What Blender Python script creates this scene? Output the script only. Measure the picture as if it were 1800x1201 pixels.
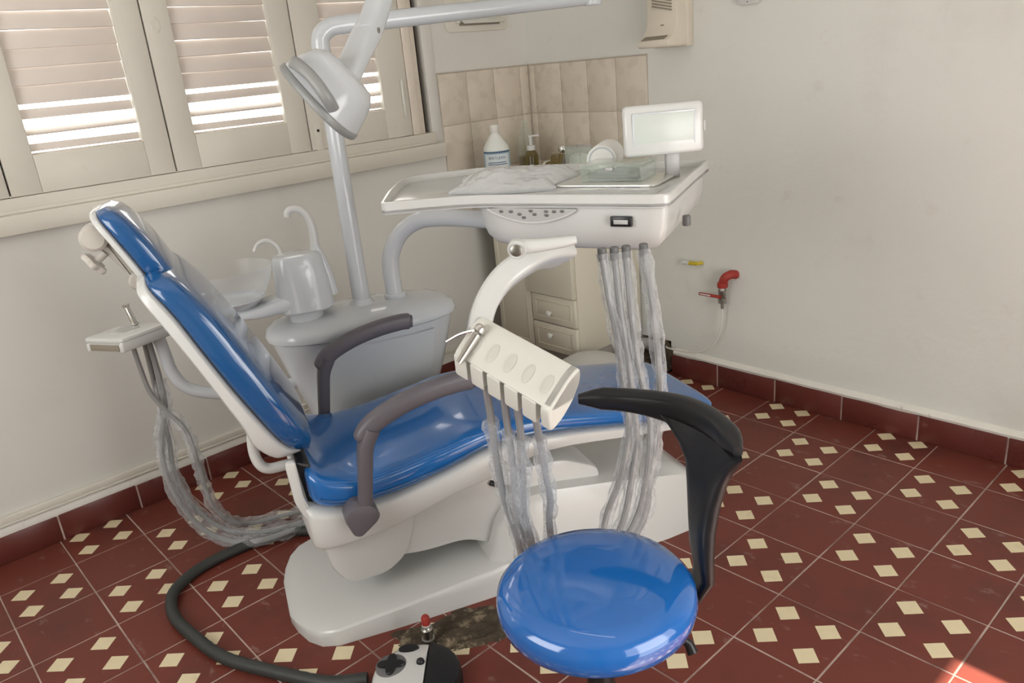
import bpy, bmesh, math, random
from mathutils import Vector, Matrix, noise as mnoise
random.seed(7)
for o in list(bpy.data.objects): bpy.data.objects.remove(o)
SC = bpy.context.scene
COL = SC.collection
V = Vector
PI = math.pi

# ---------------------------------------------------------------- camera, world, light, exposure
cam_d = bpy.data.cameras.new('camera'); cam = bpy.data.objects.new('camera', cam_d); COL.objects.link(cam)
cam_d.sensor_width = 36.0; cam_d.lens = 1371.06 / 1800 * 36; cam_d.clip_start = 0.05
cam.matrix_world = Matrix(((0.67400846, -0.19229516, 0.71325674, 1.75940908),
                           (0.73339021, 0.28999517, -0.61485088, -3.10502184),
                           (-0.08860816, 0.9375102, 0.33648659, 1.61088632), (0, 0, 0, 1)))
SC.camera = cam

w = bpy.data.worlds.new('sky'); SC.world = w; w.use_nodes = True
bg = w.node_tree.nodes['Background']; bg.inputs[0].default_value = (1.0, 0.985, 0.955, 1); bg.inputs[1].default_value = 4.0

sun_d = bpy.data.lights.new('sun', 'SUN'); sun_d.energy = 22.0; sun_d.angle = 0.01; sun_d.color = (1, .95, .86)
sun = bpy.data.objects.new('sun', sun_d); COL.objects.link(sun)
sun.rotation_euler = V((-0.622, 0.02, -0.78)).to_track_quat('-Z', 'Y').to_euler()


def area(name, loc, direction, sx, sy, power, col=(1, 1, 1)):
    d = bpy.data.lights.new(name, 'AREA'); d.shape = 'RECTANGLE'; d.size = sx; d.size_y = sy; d.energy = power; d.color = col
    o = bpy.data.objects.new(name, d); COL.objects.link(o); o.location = loc
    o.rotation_euler = V(direction).to_track_quat('-Z', 'Z').to_euler(); return o


area('doorway_daylight', (2.68, -1.85, 1.15), (-1, 0, 0), 1.2, 2.0, 19, (1, .985, .955))
area('rear_fill_light', (0.2, -4.22, 1.75), (0, 1, -.05), 1.5, 1.3, 15, (1, .985, .955))  # added lamp: soft fill from behind the camera
SC.view_settings.view_transform = 'Standard'; SC.view_settings.look = 'None'
SC.view_settings.gamma = 1.0; SC.view_settings.use_curve_mapping = False
SC.view_settings.exposure = 0.0


# ---------------------------------------------------------------- materials
def mat(name, col, rough=.5, metal=0.0, var=0.06, scale=6.0, bump=0.0, bscale=80.0, coat=0.0, trans=0.0, alpha=1.0, emit=None, estr=0.0, ior=1.45, rvar=0.08, bdist=.002, spec=.5):
    m = bpy.data.materials.new(name); m.use_nodes = True
    nt = m.node_tree; N = nt.nodes; L = nt.links; b = N['Principled BSDF']
    tc = N.new('ShaderNodeTexCoord')
    nz = N.new('ShaderNodeTexNoise'); nz.inputs['Scale'].default_value = scale; nz.inputs['Detail'].default_value = 5
    L.new(tc.outputs['Object'], nz.inputs['Vector'])
    mx = N.new('ShaderNodeMix'); mx.data_type = 'RGBA'
    mx.inputs[6].default_value = tuple(max(0, c * (1 - var)) for c in col) + (1,)
    mx.inputs[7].default_value = tuple(min(1, c * (1 + var)) for c in col) + (1,)
    L.new(nz.outputs['Fac'], mx.inputs[0]); L.new(mx.outputs[2], b.inputs['Base Color'])
    mr = N.new('ShaderNodeMapRange'); mr.inputs[3].default_value = max(0.02, rough - rvar); mr.inputs[4].default_value = min(1, rough + rvar)
    L.new(nz.outputs['Fac'], mr.inputs[0]); L.new(mr.outputs[0], b.inputs['Roughness'])
    b.inputs['Metallic'].default_value = metal; b.inputs['IOR'].default_value = ior
    b.inputs['Specular IOR Level'].default_value = spec
    b.inputs['Coat Weight'].default_value = coat; b.inputs['Coat Roughness'].default_value = .06
    b.inputs['Transmission Weight'].default_value = trans; b.inputs['Alpha'].default_value = alpha
    if emit: b.inputs['Emission Color'].default_value = tuple(emit) + (1,); b.inputs['Emission Strength'].default_value = estr
    if bump:
        n2 = N.new('ShaderNodeTexNoise'); n2.inputs['Scale'].default_value = bscale; n2.inputs['Detail'].default_value = 6
        L.new(tc.outputs['Object'], n2.inputs['Vector'])
        bp = N.new('ShaderNodeBump'); bp.inputs['Strength'].default_value = bump; bp.inputs['Distance'].default_value = bdist
        L.new(n2.outputs['Fac'], bp.inputs['Height']); L.new(bp.outputs[0], b.inputs['Normal'])
    return m


def worldpos(m):
    nt = m.node_tree; g = nt.nodes.new('ShaderNodeNewGeometry'); return nt, g.outputs['Position'], nt.nodes['Principled BSDF']


def overlay(m, col, scale, lo, hi, amount, detail=8, zfade=None, stretch=(1, 1, 1)):
    """patches of dirt or dust with a shape of their own, fixed to the place"""
    nt, pos, b = worldpos(m); N = nt.nodes; L = nt.links
    mp = N.new('ShaderNodeMapping'); mp.inputs['Scale'].default_value = stretch; L.new(pos, mp.inputs['Vector'])
    nz = N.new('ShaderNodeTexNoise'); nz.inputs['Scale'].default_value = scale; nz.inputs['Detail'].default_value = detail; nz.inputs['Roughness'].default_value = .65
    L.new(mp.outputs[0], nz.inputs['Vector'])
    mr = N.new('ShaderNodeMapRange'); mr.inputs[1].default_value = lo; mr.inputs[2].default_value = hi; mr.inputs[4].default_value = amount
    L.new(nz.outputs['Fac'], mr.inputs[0])
    fac = mr.outputs[0]
    mx = N.new('ShaderNodeMix'); mx.data_type = 'RGBA'; mx.inputs[7].default_value = tuple(col) + (1,)
    prev = b.inputs['Base Color'].links[0].from_socket
    L.new(fac, mx.inputs[0]); L.new(prev, mx.inputs[6]); L.new(mx.outputs[2], b.inputs['Base Color'])
    return m


def film(name, tint, base, edge, rough=.06, col=(.85, .87, .88), bump=0.0, bscale=50.0, bdist=.006):
    """thin clear plastic or glass wall: see-through, shinier and milkier at grazing angles"""
    m = bpy.data.materials.new(name); m.use_nodes = True; nt = m.node_tree; N = nt.nodes; L = nt.links
    b = N['Principled BSDF']; b.inputs['Base Color'].default_value = tuple(col) + (1,); b.inputs['Roughness'].default_value = rough
    b.inputs['Specular IOR Level'].default_value = 1.0; b.inputs['Coat Weight'].default_value = .6
    tr = N.new('ShaderNodeBsdfTransparent'); tr.inputs[0].default_value = tuple(tint) + (1,)
    lw = N.new('ShaderNodeLayerWeight'); lw.inputs[0].default_value = .35
    mr = N.new('ShaderNodeMapRange'); mr.inputs[3].default_value = base; mr.inputs[4].default_value = edge
    L.new(lw.outputs['Facing'], mr.inputs[0])
    if bump:
        tc = N.new('ShaderNodeTexCoord'); nz = N.new('ShaderNodeTexNoise'); nz.inputs['Scale'].default_value = bscale; nz.inputs['Detail'].default_value = 4
        L.new(tc.outputs['Object'], nz.inputs['Vector'])
        bp = N.new('ShaderNodeBump'); bp.inputs['Strength'].default_value = bump; bp.inputs['Distance'].default_value = bdist
        L.new(nz.outputs['Fac'], bp.inputs['Height']); L.new(bp.outputs[0], b.inputs['Normal']); L.new(bp.outputs[0], lw.inputs['Normal'])
    mx = N.new('ShaderNodeMixShader'); L.new(mr.outputs[0], mx.inputs[0]); L.new(tr.outputs[0], mx.inputs[1]); L.new(b.outputs[0], mx.inputs[2])
    L.new(mx.outputs[0], N['Material Output'].inputs['Surface']); return m


M = {}
M['plaster'] = mat('plaster', (.675, .675, .63), .75, var=.04, scale=2.0, bump=.35, bscale=14, bdist=.012, spec=.25)
overlay(M['plaster'], (.52, .49, .44), 1.6, .56, .75, .35)
overlay(M['plaster'], (.60, .57, .51), 9, .6, .72, .5)
M['plaster_left'] = mat('plaster_left', (.665, .65, .605), .55, var=.04, scale=2.0, bump=.2, bscale=10, bdist=.01, spec=.4)
overlay(M['plaster_left'], (.55, .51, .46), 1.3, .55, .75, .35)
M['ceiling'] = mat('ceiling_paint', (.82, .81, .78), .8)
M['skirt_paint'] = mat('skirting_paint', (.74, .72, .66), .6, var=.08, scale=9, bump=.3, bscale=40)
overlay(M['skirt_paint'], (.22, .17, .13), 14, .62, .72, .8)
M['grout'] = mat('grout', (.46, .36, .31), .9, var=.25, scale=20, bump=.4, bscale=120)
overlay(M['grout'], (.17, .10, .085), 3.0, .46, .62, .8)
M['tile_red'] = mat('tile_red', (.155, .038, .026), .38, var=.10, scale=3, bump=.12, bscale=30, rvar=.12, spec=.32)
overlay(M['tile_red'], (.085, .030, .026), 2.2, .52, .72, .75)
overlay(M['tile_red'], (.42, .33, .29), 9, .60, .78, .55, detail=12, stretch=(1, 1.8, 1))
M['tile_cream'] = mat('tile_cream', (.72, .62, .41), .42, var=.07, scale=30, bump=.1, bscale=60)
overlay(M['tile_cream'], (.55, .42, .22), 7, .60, .75, .6)
M['skirt_red'] = mat('skirt_red', (.12, .028, .022), .3, var=.2, scale=5, bump=.15, bscale=25, rvar=.12)
overlay(M['skirt_red'], (.30, .22, .19), 12, .66, .8, .6)
M['wall_tile'] = mat('wall_tile', (.62, .555, .465), .28, var=.10, scale=14, bump=.06, bscale=60, rvar=.06)
M['tile_joint'] = mat('tile_joint', (.50, .45, .38), .85)
M['shutter_paint'] = mat('shutter_paint', (.66, .63, .555), .45, var=.05, scale=5, bump=.15, bscale=30, bdist=.004)
overlay(M['shutter_paint'], (.48, .42, .33), 8, .64, .78, .5)
M['slat_paint'] = mat('slat_paint', (.70, .63, .57), .5, var=.06, scale=9)
M['jamb_paint'] = mat('jamb_paint', (.72, .645, .555), .5, var=.06)
M['gap_shade'] = mat('gap_shade', (.03, .022, .018), .9)  # near-black colour stands in for the shade inside gaps and holes
M['white'] = mat('white_abs', (.60, .605, .59), .22, var=.015, coat=.3, rvar=.04)
M['white_cool'] = mat('white_enamel', (.57, .595, .62), .16, var=.015, coat=.4, rvar=.03)
M['cream_plastic'] = mat('cream_plastic', (.66, .655, .60), .3, var=.02)
M['grey_panel'] = mat('grey_panel', (.46, .46, .45), .4, var=.03)
M['grey_dark'] = mat('grey_dark', (.13, .13, .13), .4)
M['lamp_grey'] = mat('lamp_grey', (.27, .275, .27), .35, var=.03)
M['armrest'] = mat('armrest_grey', (.115, .105, .12), .42, var=.06, scale=40, bump=.08, bscale=300, bdist=.001)
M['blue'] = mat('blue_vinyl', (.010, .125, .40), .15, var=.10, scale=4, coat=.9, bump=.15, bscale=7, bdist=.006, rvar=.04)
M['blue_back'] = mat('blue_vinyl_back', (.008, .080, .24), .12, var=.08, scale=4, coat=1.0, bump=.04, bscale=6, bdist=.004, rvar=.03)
M['blue_stool'] = mat('blue_vinyl_stool', (.010, .13, .46), .10, var=.05, scale=3, coat=1.0, rvar=.03)
M['black'] = mat('black_plastic', (.012, .012, .014), .33, var=.1, scale=40, bump=.08, bscale=400, bdist=.001)
M['rubber'] = mat('black_rubber', (.035, .038, .036), .5, var=.15, scale=60, bump=.3, bscale=220)
M['knob_beige'] = mat('knob_beige', (.47, .44, .395), .4, var=.04)
M['hose_grey'] = mat('hose_grey', (.25, .245, .24), .4, var=.05)
M['chrome'] = mat('chrome', (.72, .71, .68), .16, metal=1.0, var=.05)
M['steel_dark'] = mat('steel_dark', (.35, .34, .31), .35, metal=1.0, var=.15, scale=60)
M['red_paint'] = mat('red_paint', (.33, .035, .025), .5, var=.25, scale=40, bump=.4, bscale=90)
M['yellow'] = mat('yellow_paint', (.55, .43, .03), .45, var=.2, scale=50)
M['bowl_glass'] = film('bowl_glass', (.97, .975, .98), .02, .45, .04)
M['clear'] = film('clear_plastic', (.90, .93, .89), .08, .60, .06)
M['sleeve'] = film('sleeve_film', (.95, .96, .97), .12, .62, .10, bump=1.0, bscale=55, bdist=.012)
M['bag'] = film('bag_film', (.94, .95, .96), .45, .85, .14, bump=.7, bscale=40, bdist=.010)
M['paper'] = mat('paper', (.80, .80, .77), .8, var=.03)
M['steel_tray'] = mat('steel_tray', (.78, .78, .74), .3, metal=.8, var=.05)
M['bottle_white'] = mat('bottle_white', (.72, .74, .70), .35, var=.03)
M['label_blue'] = mat('label_blue', (.30, .42, .50), .6, var=.1, scale=40)
M['ink'] = mat('label_ink', (.06, .10, .16), .7)
M['amber'] = film('amber_glass', (.62, .52, .26), .18, .6, .06, (.30, .26, .12))
M['beige_plastic'] = mat('beige_plastic', (.66, .61, .51), .4, var=.03)
M['beige_dark'] = mat('beige_recess', (.25, .22, .17), .6)
M['cab_paint'] = mat('cabinet_paint', (.66, .62, .51), .4, var=.04, scale=3)
M['worktop'] = mat('worktop', (.55, .53, .48), .35, var=.12, scale=50)
M['dirt'] = mat('dirt', (.060, .044, .028), .95, var=.7, scale=30, bump=1.0, bscale=70, bdist=.01)
overlay(M['dirt'], (.34, .27, .18), 18, .52, .66, .8)
M['film_screen'] = mat('viewer_panel', (.56, .60, .565), .25, var=.01)
M['tube_light'] = mat('tube_light', (1, 1, 1), .5, emit=(1, .97, .92), estr=6.0)
M['wall_grey'] = mat('wall_grey', (.40, .37, .33), .8, var=.1)
M['pipe_clear'] = mat('pipe_clear', (.78, .76, .70), .3, alpha=.8)
M['pvc_grey'] = mat('pvc_grey', (.33, .32, .30), .5, bump=.2)
M['sponge_blue'] = mat('blue_pipe', (.03, .12, .30), .4)


# ---------------------------------------------------------------- mesh helpers
def link(name, me, m, parent=None, loc=None, smooth=40):
    o = bpy.data.objects.new(name, me); COL.objects.link(o)
    if isinstance(m, (list, tuple)):
        for k in m: me.materials.append(M[k])
    elif m and not me.materials: me.materials.append(M[m])
    if parent is not None:
        o.parent = parent
    if loc is not None: o.location = loc
    if smooth:
        me.polygons.foreach_set('use_smooth', [True] * len(me.polygons)); me.set_sharp_from_angle(angle=math.radians(smooth))
    return o


def root_of(p):
    while p.parent: p = p.parent
    return p


def put(name, vf, m, parent=None, smooth=40):
    """mesh given in place coordinates; parented meshes are stored relative to their thing's base"""
    vs, fs = vf
    off = V((0, 0, 0))
    if parent is not None: off = root_of(parent)['_o']; off = V(off)
    me = bpy.data.meshes.new(name)
    me.from_pydata([tuple(V(v) - off) for v in vs], [], fs); me.update()
    bm = bmesh.new(); bm.from_mesh(me); bmesh.ops.recalc_face_normals(bm, faces=bm.faces); bm.to_mesh(me); bm.free()
    return link(name, me, m, parent, smooth=smooth)


def thing(name, label, cat, loc, group=None, kind=None):
    o = bpy.data.objects.new(name, None); COL.objects.link(o); o.location = loc; o.empty_display_size = .05
    o['_o'] = list(loc)
    tag(o, label, cat, group, kind); return o


def tag(o, label=None, cat=None, group=None, kind=None):
    if label: o['label'] = label
    if cat: o['category'] = cat
    if group: o['group'] = group
    if kind: o['kind'] = kind
    return o


def single(name, vf, m, label, cat, group=None, kind=None, smooth=40):
    """a thing that is one mesh: origin at the middle of its base"""
    vs, fs = vf
    xs = [v[0] for v in vs]; ys = [v[1] for v in vs]; zs = [v[2] for v in vs]
    loc = V(((min(xs) + max(xs)) / 2, (min(ys) + max(ys)) / 2, min(zs)))
    me = bpy.data.meshes.new(name); me.from_pydata([tuple(V(v) - loc) for v in vs], [], fs); me.update()
    bm = bmesh.new(); bm.from_mesh(me); bmesh.ops.recalc_face_normals(bm, faces=bm.faces); bm.to_mesh(me); bm.free()
    o = link(name, me, m, None, loc, smooth); o['_o'] = list(loc)
    return tag(o, label, cat, group, kind)


def join(*parts):
    vs, fs = [], []
    for v, f in parts:
        k = len(vs); vs += list(v); fs += [tuple(i + k for i in q) for q in f]
    return vs, fs


def loft(rings, cap=True, closed=False):
    n = len(rings[0]); vs = [p for r in rings for p in r]; fs = []
    m = len(rings)
    for i in range(m if closed else m - 1):
        a = i * n; b = ((i + 1) % m) * n
        for k in range(n):
            fs.append((a + k, a + (k + 1) % n, b + (k + 1) % n, b + k))
    if cap and not closed:
        fs.append(tuple(range(n - 1, -1, -1))); fs.append(tuple(range((m - 1) * n, m * n)))
    return vs, fs


def rr2(hw, hh, r, n=4):
    """rounded rectangle outline, counter-clockwise"""
    r = min(r, hw * .999, hh * .999); out = []
    for cx, cy, a0 in ((hw - r, hh - r, 0), (-hw + r, hh - r, 90), (-hw + r, -hh + r, 180), (hw - r, -hh + r, 270)):
        for k in range(n + 1):
            a = math.radians(a0 + 90 * k / n); out.append((cx + r * math.cos(a), cy + r * math.sin(a)))
    return out


def sup2(a, b, e=2.6, n=32):
    out = []
    for k in range(n):
        t = 2 * PI * k / n; c, s = math.cos(t), math.sin(t)
        out.append((a * math.copysign(abs(c) ** (2 / e), c), b * math.copysign(abs(s) ** (2 / e), s)))
    return out


def frame(zdir, up=(0, 0, 1)):
    z = V(zdir).normalized(); u = V(up)
    if abs(z.dot(u)) > .98: u = V((1, 0, 0))
    x = u.cross(z).normalized(); y = z.cross(x); return x, y, z


def box(cx, cy, cz, sx, sy, sz, bev=.004, X=None, Y=None, Z=None, seg=2):
    """bevelled box, centre and full size, optional axes"""
    X = V(X or (1, 0, 0)); Y = V(Y or (0, 1, 0)); Z = V(Z or (0, 0, 1)); c = V((cx, cy, cz))
    bev = min(bev, sx * .45, sy * .45, sz * .45)
    if bev <= 0:
        pts = [c + X * a * sx / 2 + Y * b * sy / 2 + Z * d * sz / 2 for d in (-1, 1) for a, b in ((-1, -1), (1, -1), (1, 1), (-1, 1))]
        return pts, [(3, 2, 1, 0), (4, 5, 6, 7), (0, 1, 5, 4), (1, 2, 6, 5), (2, 3, 7, 6), (3, 0, 4, 7)]
    rings = []
    prof = [(-sz / 2, bev), (-sz / 2 + bev * .3, bev * .3), (-sz / 2 + bev, 0), (sz / 2 - bev, 0), (sz / 2 - bev * .3, bev * .3), (sz / 2, bev)]
    for z, ins in prof:
        rings.append([c + X * x + Y * y + Z * z for x, y in rr2(sx / 2 - ins, sy / 2 - ins, bev, seg)])
    return loft(rings)


def ab(x0, x1, y0, y1, z0, z1, bev=.003):
    return box((x0 + x1) / 2, (y0 + y1) / 2, (z0 + z1) / 2, abs(x1 - x0), abs(y1 - y0), abs(z1 - z0), bev)


def catmull(pts, n=8):
    P = [V(p) for p in pts]; out = []
    P = [P[0] * 2 - P[1]] + P + [P[-1] * 2 - P[-2]]
    for i in range(1, len(P) - 2):
        p0, p1, p2, p3 = P[i - 1:i + 3]
        for k in range(n):
            t = k / n
            out.append(.5 * ((2 * p1) + (p2 - p0) * t + (2 * p0 - 5 * p1 + 4 * p2 - p3) * t * t + (3 * p1 - p0 - 3 * p2 + p3) * t ** 3))
    out.append(P[-2]); return out


def sweep(path, sec, up=None):
    """sec(i, u) -> list of 2D points; path list of Vectors; parallel transported frame (or fixed up)"""
    n = len(path); rings = []; px = None
    for i in range(n):
        d = (path[min(i + 1, n - 1)] - path[max(i - 1, 0)]).normalized()
        if up is not None:
            x = V(up).cross(d)
            x = x.normalized() if x.length > 1e-4 else px
        elif px is None: x = frame(d)[0]
        else: x = (px - d * px.dot(d)).normalized()
        px = x; y = d.cross(x)
        rings.append([path[i] + x * a + y * b for a, b in sec(i, i / max(1, n - 1))])
    return loft(rings)


def tube(pts, r, seg=12, n=8, smooth=True, rfun=None):
    path = catmull(pts, n) if smooth else [V(p) for p in pts]
    circ = [(math.cos(2 * PI * k / seg), math.sin(2 * PI * k / seg)) for k in range(seg)]

    def sec(i, u):
        rad = rfun(u) if rfun else r
        return [(a * rad, b * rad) for a, b in circ]
    return sweep(path, sec)


def crinkle(pts, r, seed, seg=10, n=10):
    path = catmull(pts, n)

    def sec(i, u):
        out = []
        for k in range(seg):
            a = 2 * PI * k / seg
            q = 1 + .55 * mnoise.noise(V((math.cos(a) * 1.1 + seed * 3.7, math.sin(a) * 1.1, i * .30))) + .12 * mnoise.noise(V((seed, a, i * 1.1)))
            out.append((r * q * math.cos(a), r * q * math.sin(a)))
        return out
    return sweep(path, sec)


def lathe(prof, base, axis=(0, 0, 1), seg=28, sx=1.0, sy=1.0, xdir=None):
    """prof: (radius, height) from base along axis"""
    z = V(axis).normalized()
    x = V(xdir).normalized() if xdir is not None else frame(z)[0]
    y = z.cross(x); b = V(base)
    rings = [[b + z * h + (x * math.cos(2 * PI * k / seg) * sx + y * math.sin(2 * PI * k / seg) * sy) * max(r, 1e-4) for k in range(seg)] for r, h in prof]
    return loft(rings)


def poly_prism(pts, z0, z1, bev=.004):
    """flat outline (xy) given a thickness, rims rounded by insetting"""
    n = len(pts); c2 = [V((p[0], p[1])) for p in pts]
    area2 = sum(c2[i].x * c2[(i + 1) % n].y - c2[(i + 1) % n].x * c2[i].y for i in range(n))
    if area2 < 0: c2.reverse()

    def inset(d):
        out = []
        for i in range(n):
            a = (c2[i] - c2[i - 1]).normalized(); b = (c2[(i + 1) % n] - c2[i]).normalized()
            na = V((-a.y, a.x)); nb = V((-b.y, b.x)); m = na + nb
            m = m / max(.5, m.length_squared / 2) if m.length > .01 else na
            out.append(c2[i] + m * d)
        return out
    rings = []
    for z, d in ((z0, bev), (z0 + bev * .3, bev * .3), (z0 + bev, 0), (z1 - bev, 0), (z1 - bev * .3, bev * .3), (z1, bev)):
        rings.append([V((p.x, p.y, z)) for p in inset(d)])
    return loft(rings)


def round_poly(pts, r=.02, n=4):
    out = []
    m = len(pts)
    for i in range(m):
        p = V(pts[i]); a = V(pts[i - 1]) - p; b = V(pts[(i + 1) % m]) - p
        rr = min(r, a.length * .45, b.length * .45)
        s = p + a.normalized() * rr; e = p + b.normalized() * rr
        for k in range(n + 1):
            t = k / n; out.append(s * (1 - t) ** 2 + p * 2 * t * (1 - t) + e * t * t)
    return out


def interp(tab, x):
    if x <= tab[0][0]: return tab[0][1]
    for (a, b), (c, d) in zip(tab, tab[1:]):
        if x <= c: return b + (d - b) * (x - a) / (c - a)
    return tab[-1][1]


def smoothed(tab, n=6):
    p = catmull([(a, b, 0) for a, b in tab], n); return [(q.x, q.y) for q in p]


# chair frame: s towards the feet, t towards the window wall
TH = math.radians(69); CA = V((math.cos(TH), math.sin(TH), 0)); CB = V((-math.sin(TH), math.cos(TH), 0)); CO = V((-0.378, -2.247, 0))


def W(s, t, z): return CO + CA * s + CB * t + V((0, 0, z))


# ================================================================ THE ROOM
XL, YR, XE, YB, ZC = -1.49, -0.005, 2.75, -4.3, 3.05
fl = put('floor', ab(XL - .2, XE, YB, YR + .2, -.12, -.0014, 0), 'grout', smooth=0); fl['_o'] = [0, 0, 0]; tag(fl, 'dark red cement tile floor with cream diamonds', None, kind='structure')
T = .25


def tile_mesh(diamond):
    h = T / 2 - .0023; c = .0012
    vs = [(-h, -h, -.006), (h, -h, -.006), (h, h, -.006), (-h, h, -.006), (-h, -h, -c), (h, -h, -c), (h, h, -c), (-h, h, -c),
          (-h + c, -h + c, 0), (h - c, -h + c, 0), (h - c, h - c, 0), (-h + c, h - c, 0)]
    fs = [(0, 1, 5, 4), (1, 2, 6, 5), (2, 3, 7, 6), (3, 0, 4, 7), (4, 5, 9, 8), (5, 6, 10, 9), (6, 7, 11, 10), (7, 4, 8, 11), (8, 9, 10, 11)]
    mi = [0] * len(fs)
    if diamond:
        d = .0395
        for cx in (-.0625, .0625):
            for cy in (-.0625, .0625):
                k = len(vs)
                vs += [(cx + d, cy, .0003), (cx, cy + d, .0003), (cx - d, cy, .0003), (cx, cy - d, .0003)]
                fs.append((k, k + 1, k + 2, k + 3)); mi.append(1)
    me = bpy.data.meshes.new('floor_tile'); me.from_pydata(vs, [], fs); me.update()
    me.materials.append(M['tile_red']); me.materials.append(M['tile_cream'])
    me.polygons.foreach_set('material_index', mi); return me


tm = (tile_mesh(True), tile_mesh(False))
for i in range(-6, 11):
    for j in range(0, 17):
        o = bpy.data.objects.new('floor_tile', tm[(i + j) % 2]); COL.objects.link(o); o.parent = fl
        o.location = ((i + .5) * T + random.uniform(-.0006, .0006), -(j + .5) * T + random.uniform(-.0006, .0006), random.uniform(-.0006, .0003))
        o.rotation_euler = (random.uniform(-.0012, .0012), random.uniform(-.0012, .0012), random.uniform(-.002, .002))

ce = put('ceiling', ab(XL - .2, XE + .2, YB - .2, YR + .2, ZC, ZC + .1, 0), 'ceiling', smooth=0); tag(ce, 'white painted ceiling', None, kind='structure')
# window wall with an opening
WY0, WY1, WZ0, WZ1 = -3.75, -.690, 1.265, 2.80
wl = put('wall_left', join(ab(XL - .22, XL, YB, WY0, 0, ZC, 0), ab(XL - .22, XL, WY1, YR + .2, 0, ZC, 0), ab(XL - .22, XL, WY0, WY1, 0, WZ0, 0), ab(XL - .22, XL, WY0, WY1, WZ1, ZC, 0)), 'plaster_left', smooth=0)
wl['_o'] = [0, 0, 0]; tag(wl, 'pale plaster wall below the shuttered window', None, kind='structure')
# right wall with a broken hole at skirting level
HX0, HX1, HZ0, HZ1 = -.78, -.575, 0.0, .175
wr = put('wall_right', join(ab(XL, HX0, YR, YR + .2, 0, ZC, 0), ab(HX1, XE + .2, YR, YR + .2, 0, ZC, 0), ab(HX0, HX1, YR, YR + .2, HZ1, ZC, 0), ab(HX0, HX1, YR + .10, YR + .2, 0, HZ1, 0)), 'plaster', smooth=0)
wr['_o'] = [0, 0, 0]; tag(wr, 'large pale plaster wall with pipe outlets', None, kind='structure')
hole = []
for k in range(22):
    a = 2 * PI * k / 22; q = 1 + .22 * mnoise.noise(V((k * .9, 3, 1)))
    hole.append((a, q))
ring = lambda y, f: [V((-.655 + math.cos(a) * .105 * q * f, y, .085 + max(-.082 / .105, math.sin(a)) * .105 * q * f)) for a, q in hole]
put('hole_lining', loft([ring(YR - .012, 1.02), ring(YR - .010, .86), ring(YR + .06, .8)]), 'dirt', wr)
# walls behind the camera, with a doorway, and a window opening added to let in fill light
we = put('wall_east', join(ab(XE, XE + .2, YB, -2.45, 0, ZC, 0), ab(XE, XE + .2, -1.24, YR + .2, 0, ZC, 0), ab(XE, XE + .2, -2.45, -1.24, 2.15, ZC, 0)), 'plaster', smooth=0); tag(we, 'plaster wall with the open doorway', None, kind='structure')
wb = put('wall_rear', join(ab(XL - .2, -.6, YB - .2, YB, 0, ZC, 0), ab(1.0, XE + .2, YB - .2, YB, 0, ZC, 0), ab(-.6, 1.0, YB - .2, YB, 0, 1.05, 0), ab(-.6, 1.0, YB - .2, YB, 2.45, ZC, 0)), 'plaster', smooth=0); tag(wb, 'plaster wall behind the camera', None, kind='structure')

# ---- skirting tiles
bl = put('baseboard_left', ab(XL, XL + .0195, YB + .02, YR - .02, 0.001, .104, 0), 'grout', smooth=0); bl['_o'] = [0, 0, 0]; tag(bl, 'dark red skirting tiles under the window', None, kind='structure')
br_ = put('baseboard_right', join(ab(XL + .02, HX0 - .02, YR - .0225, YR, 0.001, .111, 0), ab(HX1 + .02, XE - .02, YR - .0225, YR, 0.001, .111, 0)), 'grout', smooth=0); br_['_o'] = [0, 0, 0]; tag(br_, 'dark red skirting tiles along the bare wall', None, kind='structure')
y = -.05
for k, y in enumerate([-.06 - .297 * i for i in range(15)]):
    y0, y1 = y, max(y - .297, YB + .02)
    if y0 - y1 > .05:
        put('skirting_tile', ab(XL, XL + .022, y1 + .003, y0 - .003, .001, .106 + random.uniform(-.003, .003), .003), 'skirt_red', bl)
xs = [-1.44, -1.1, HX0 - .02]; xs2 = [HX1 + .015, -.281, .03, .35, .67, .994, 1.32, 1.65, 1.97, 2.3, 2.62]
for seq in (xs, xs2):
    for a, b in zip(seq, seq[1:]):
        put('skirting_tile', ab(a + .003, b - .003, YR - .025, YR, .001, .114 + random.uniform(-.003, .003), .003), 'skirt_red', br_)


def ragged(p0, p1, zlo, zhi, thick, nrm, seed, n=120):
    """bead of paint and plaster whose lower edge is uneven"""
    p0, p1 = V(p0), V(p1); vs = []; rings = []
    for i in range(n):
        p = p0.lerp(p1, i / (n - 1)); j = mnoise.noise(V((i * .21, seed, 0))) * .006 + mnoise.noise(V((i * .9, seed, 4))) * .003
        N_ = V(nrm)
        rings.append([p + V((0, 0, zlo + j)), p + N_ * thick * .8 + V((0, 0, zlo + j + .002)), p + N_ * thick + V((0, 0, (zlo + zhi) / 2)), p + N_ * thick * .5 + V((0, 0, zhi - .004)), p + V((0, 0, zhi + j * .4))])
    return loft(rings)


t1 = put('trim_1', ragged((HX1 + .03, YR, 0), (XE, YR, 0), .112, .143, .028, (0, -1, 0), 2), 'skirt_paint'); tag(t1, 'white painted bead above the right skirting tiles', None, kind='structure')
t2 = put('trim_2', ragged((XL, -.35, 0), (XL, YB, 0), .102, .150, .020, (1, 0, 0), 5), 'skirt_paint'); tag(t2, 'chipped paint band above the left skirting tiles', None, kind='structure')
t3 = put('trim_3', join(ab(XL, XL + .018, YB, -.35, .152, .180, .004), ab(XL, XL + .024, YB, -.35, .146, .1525, .002)), 'shutter_paint'); tag(t3, 'narrow white cable trunking along the left wall', None, kind='structure')

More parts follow.
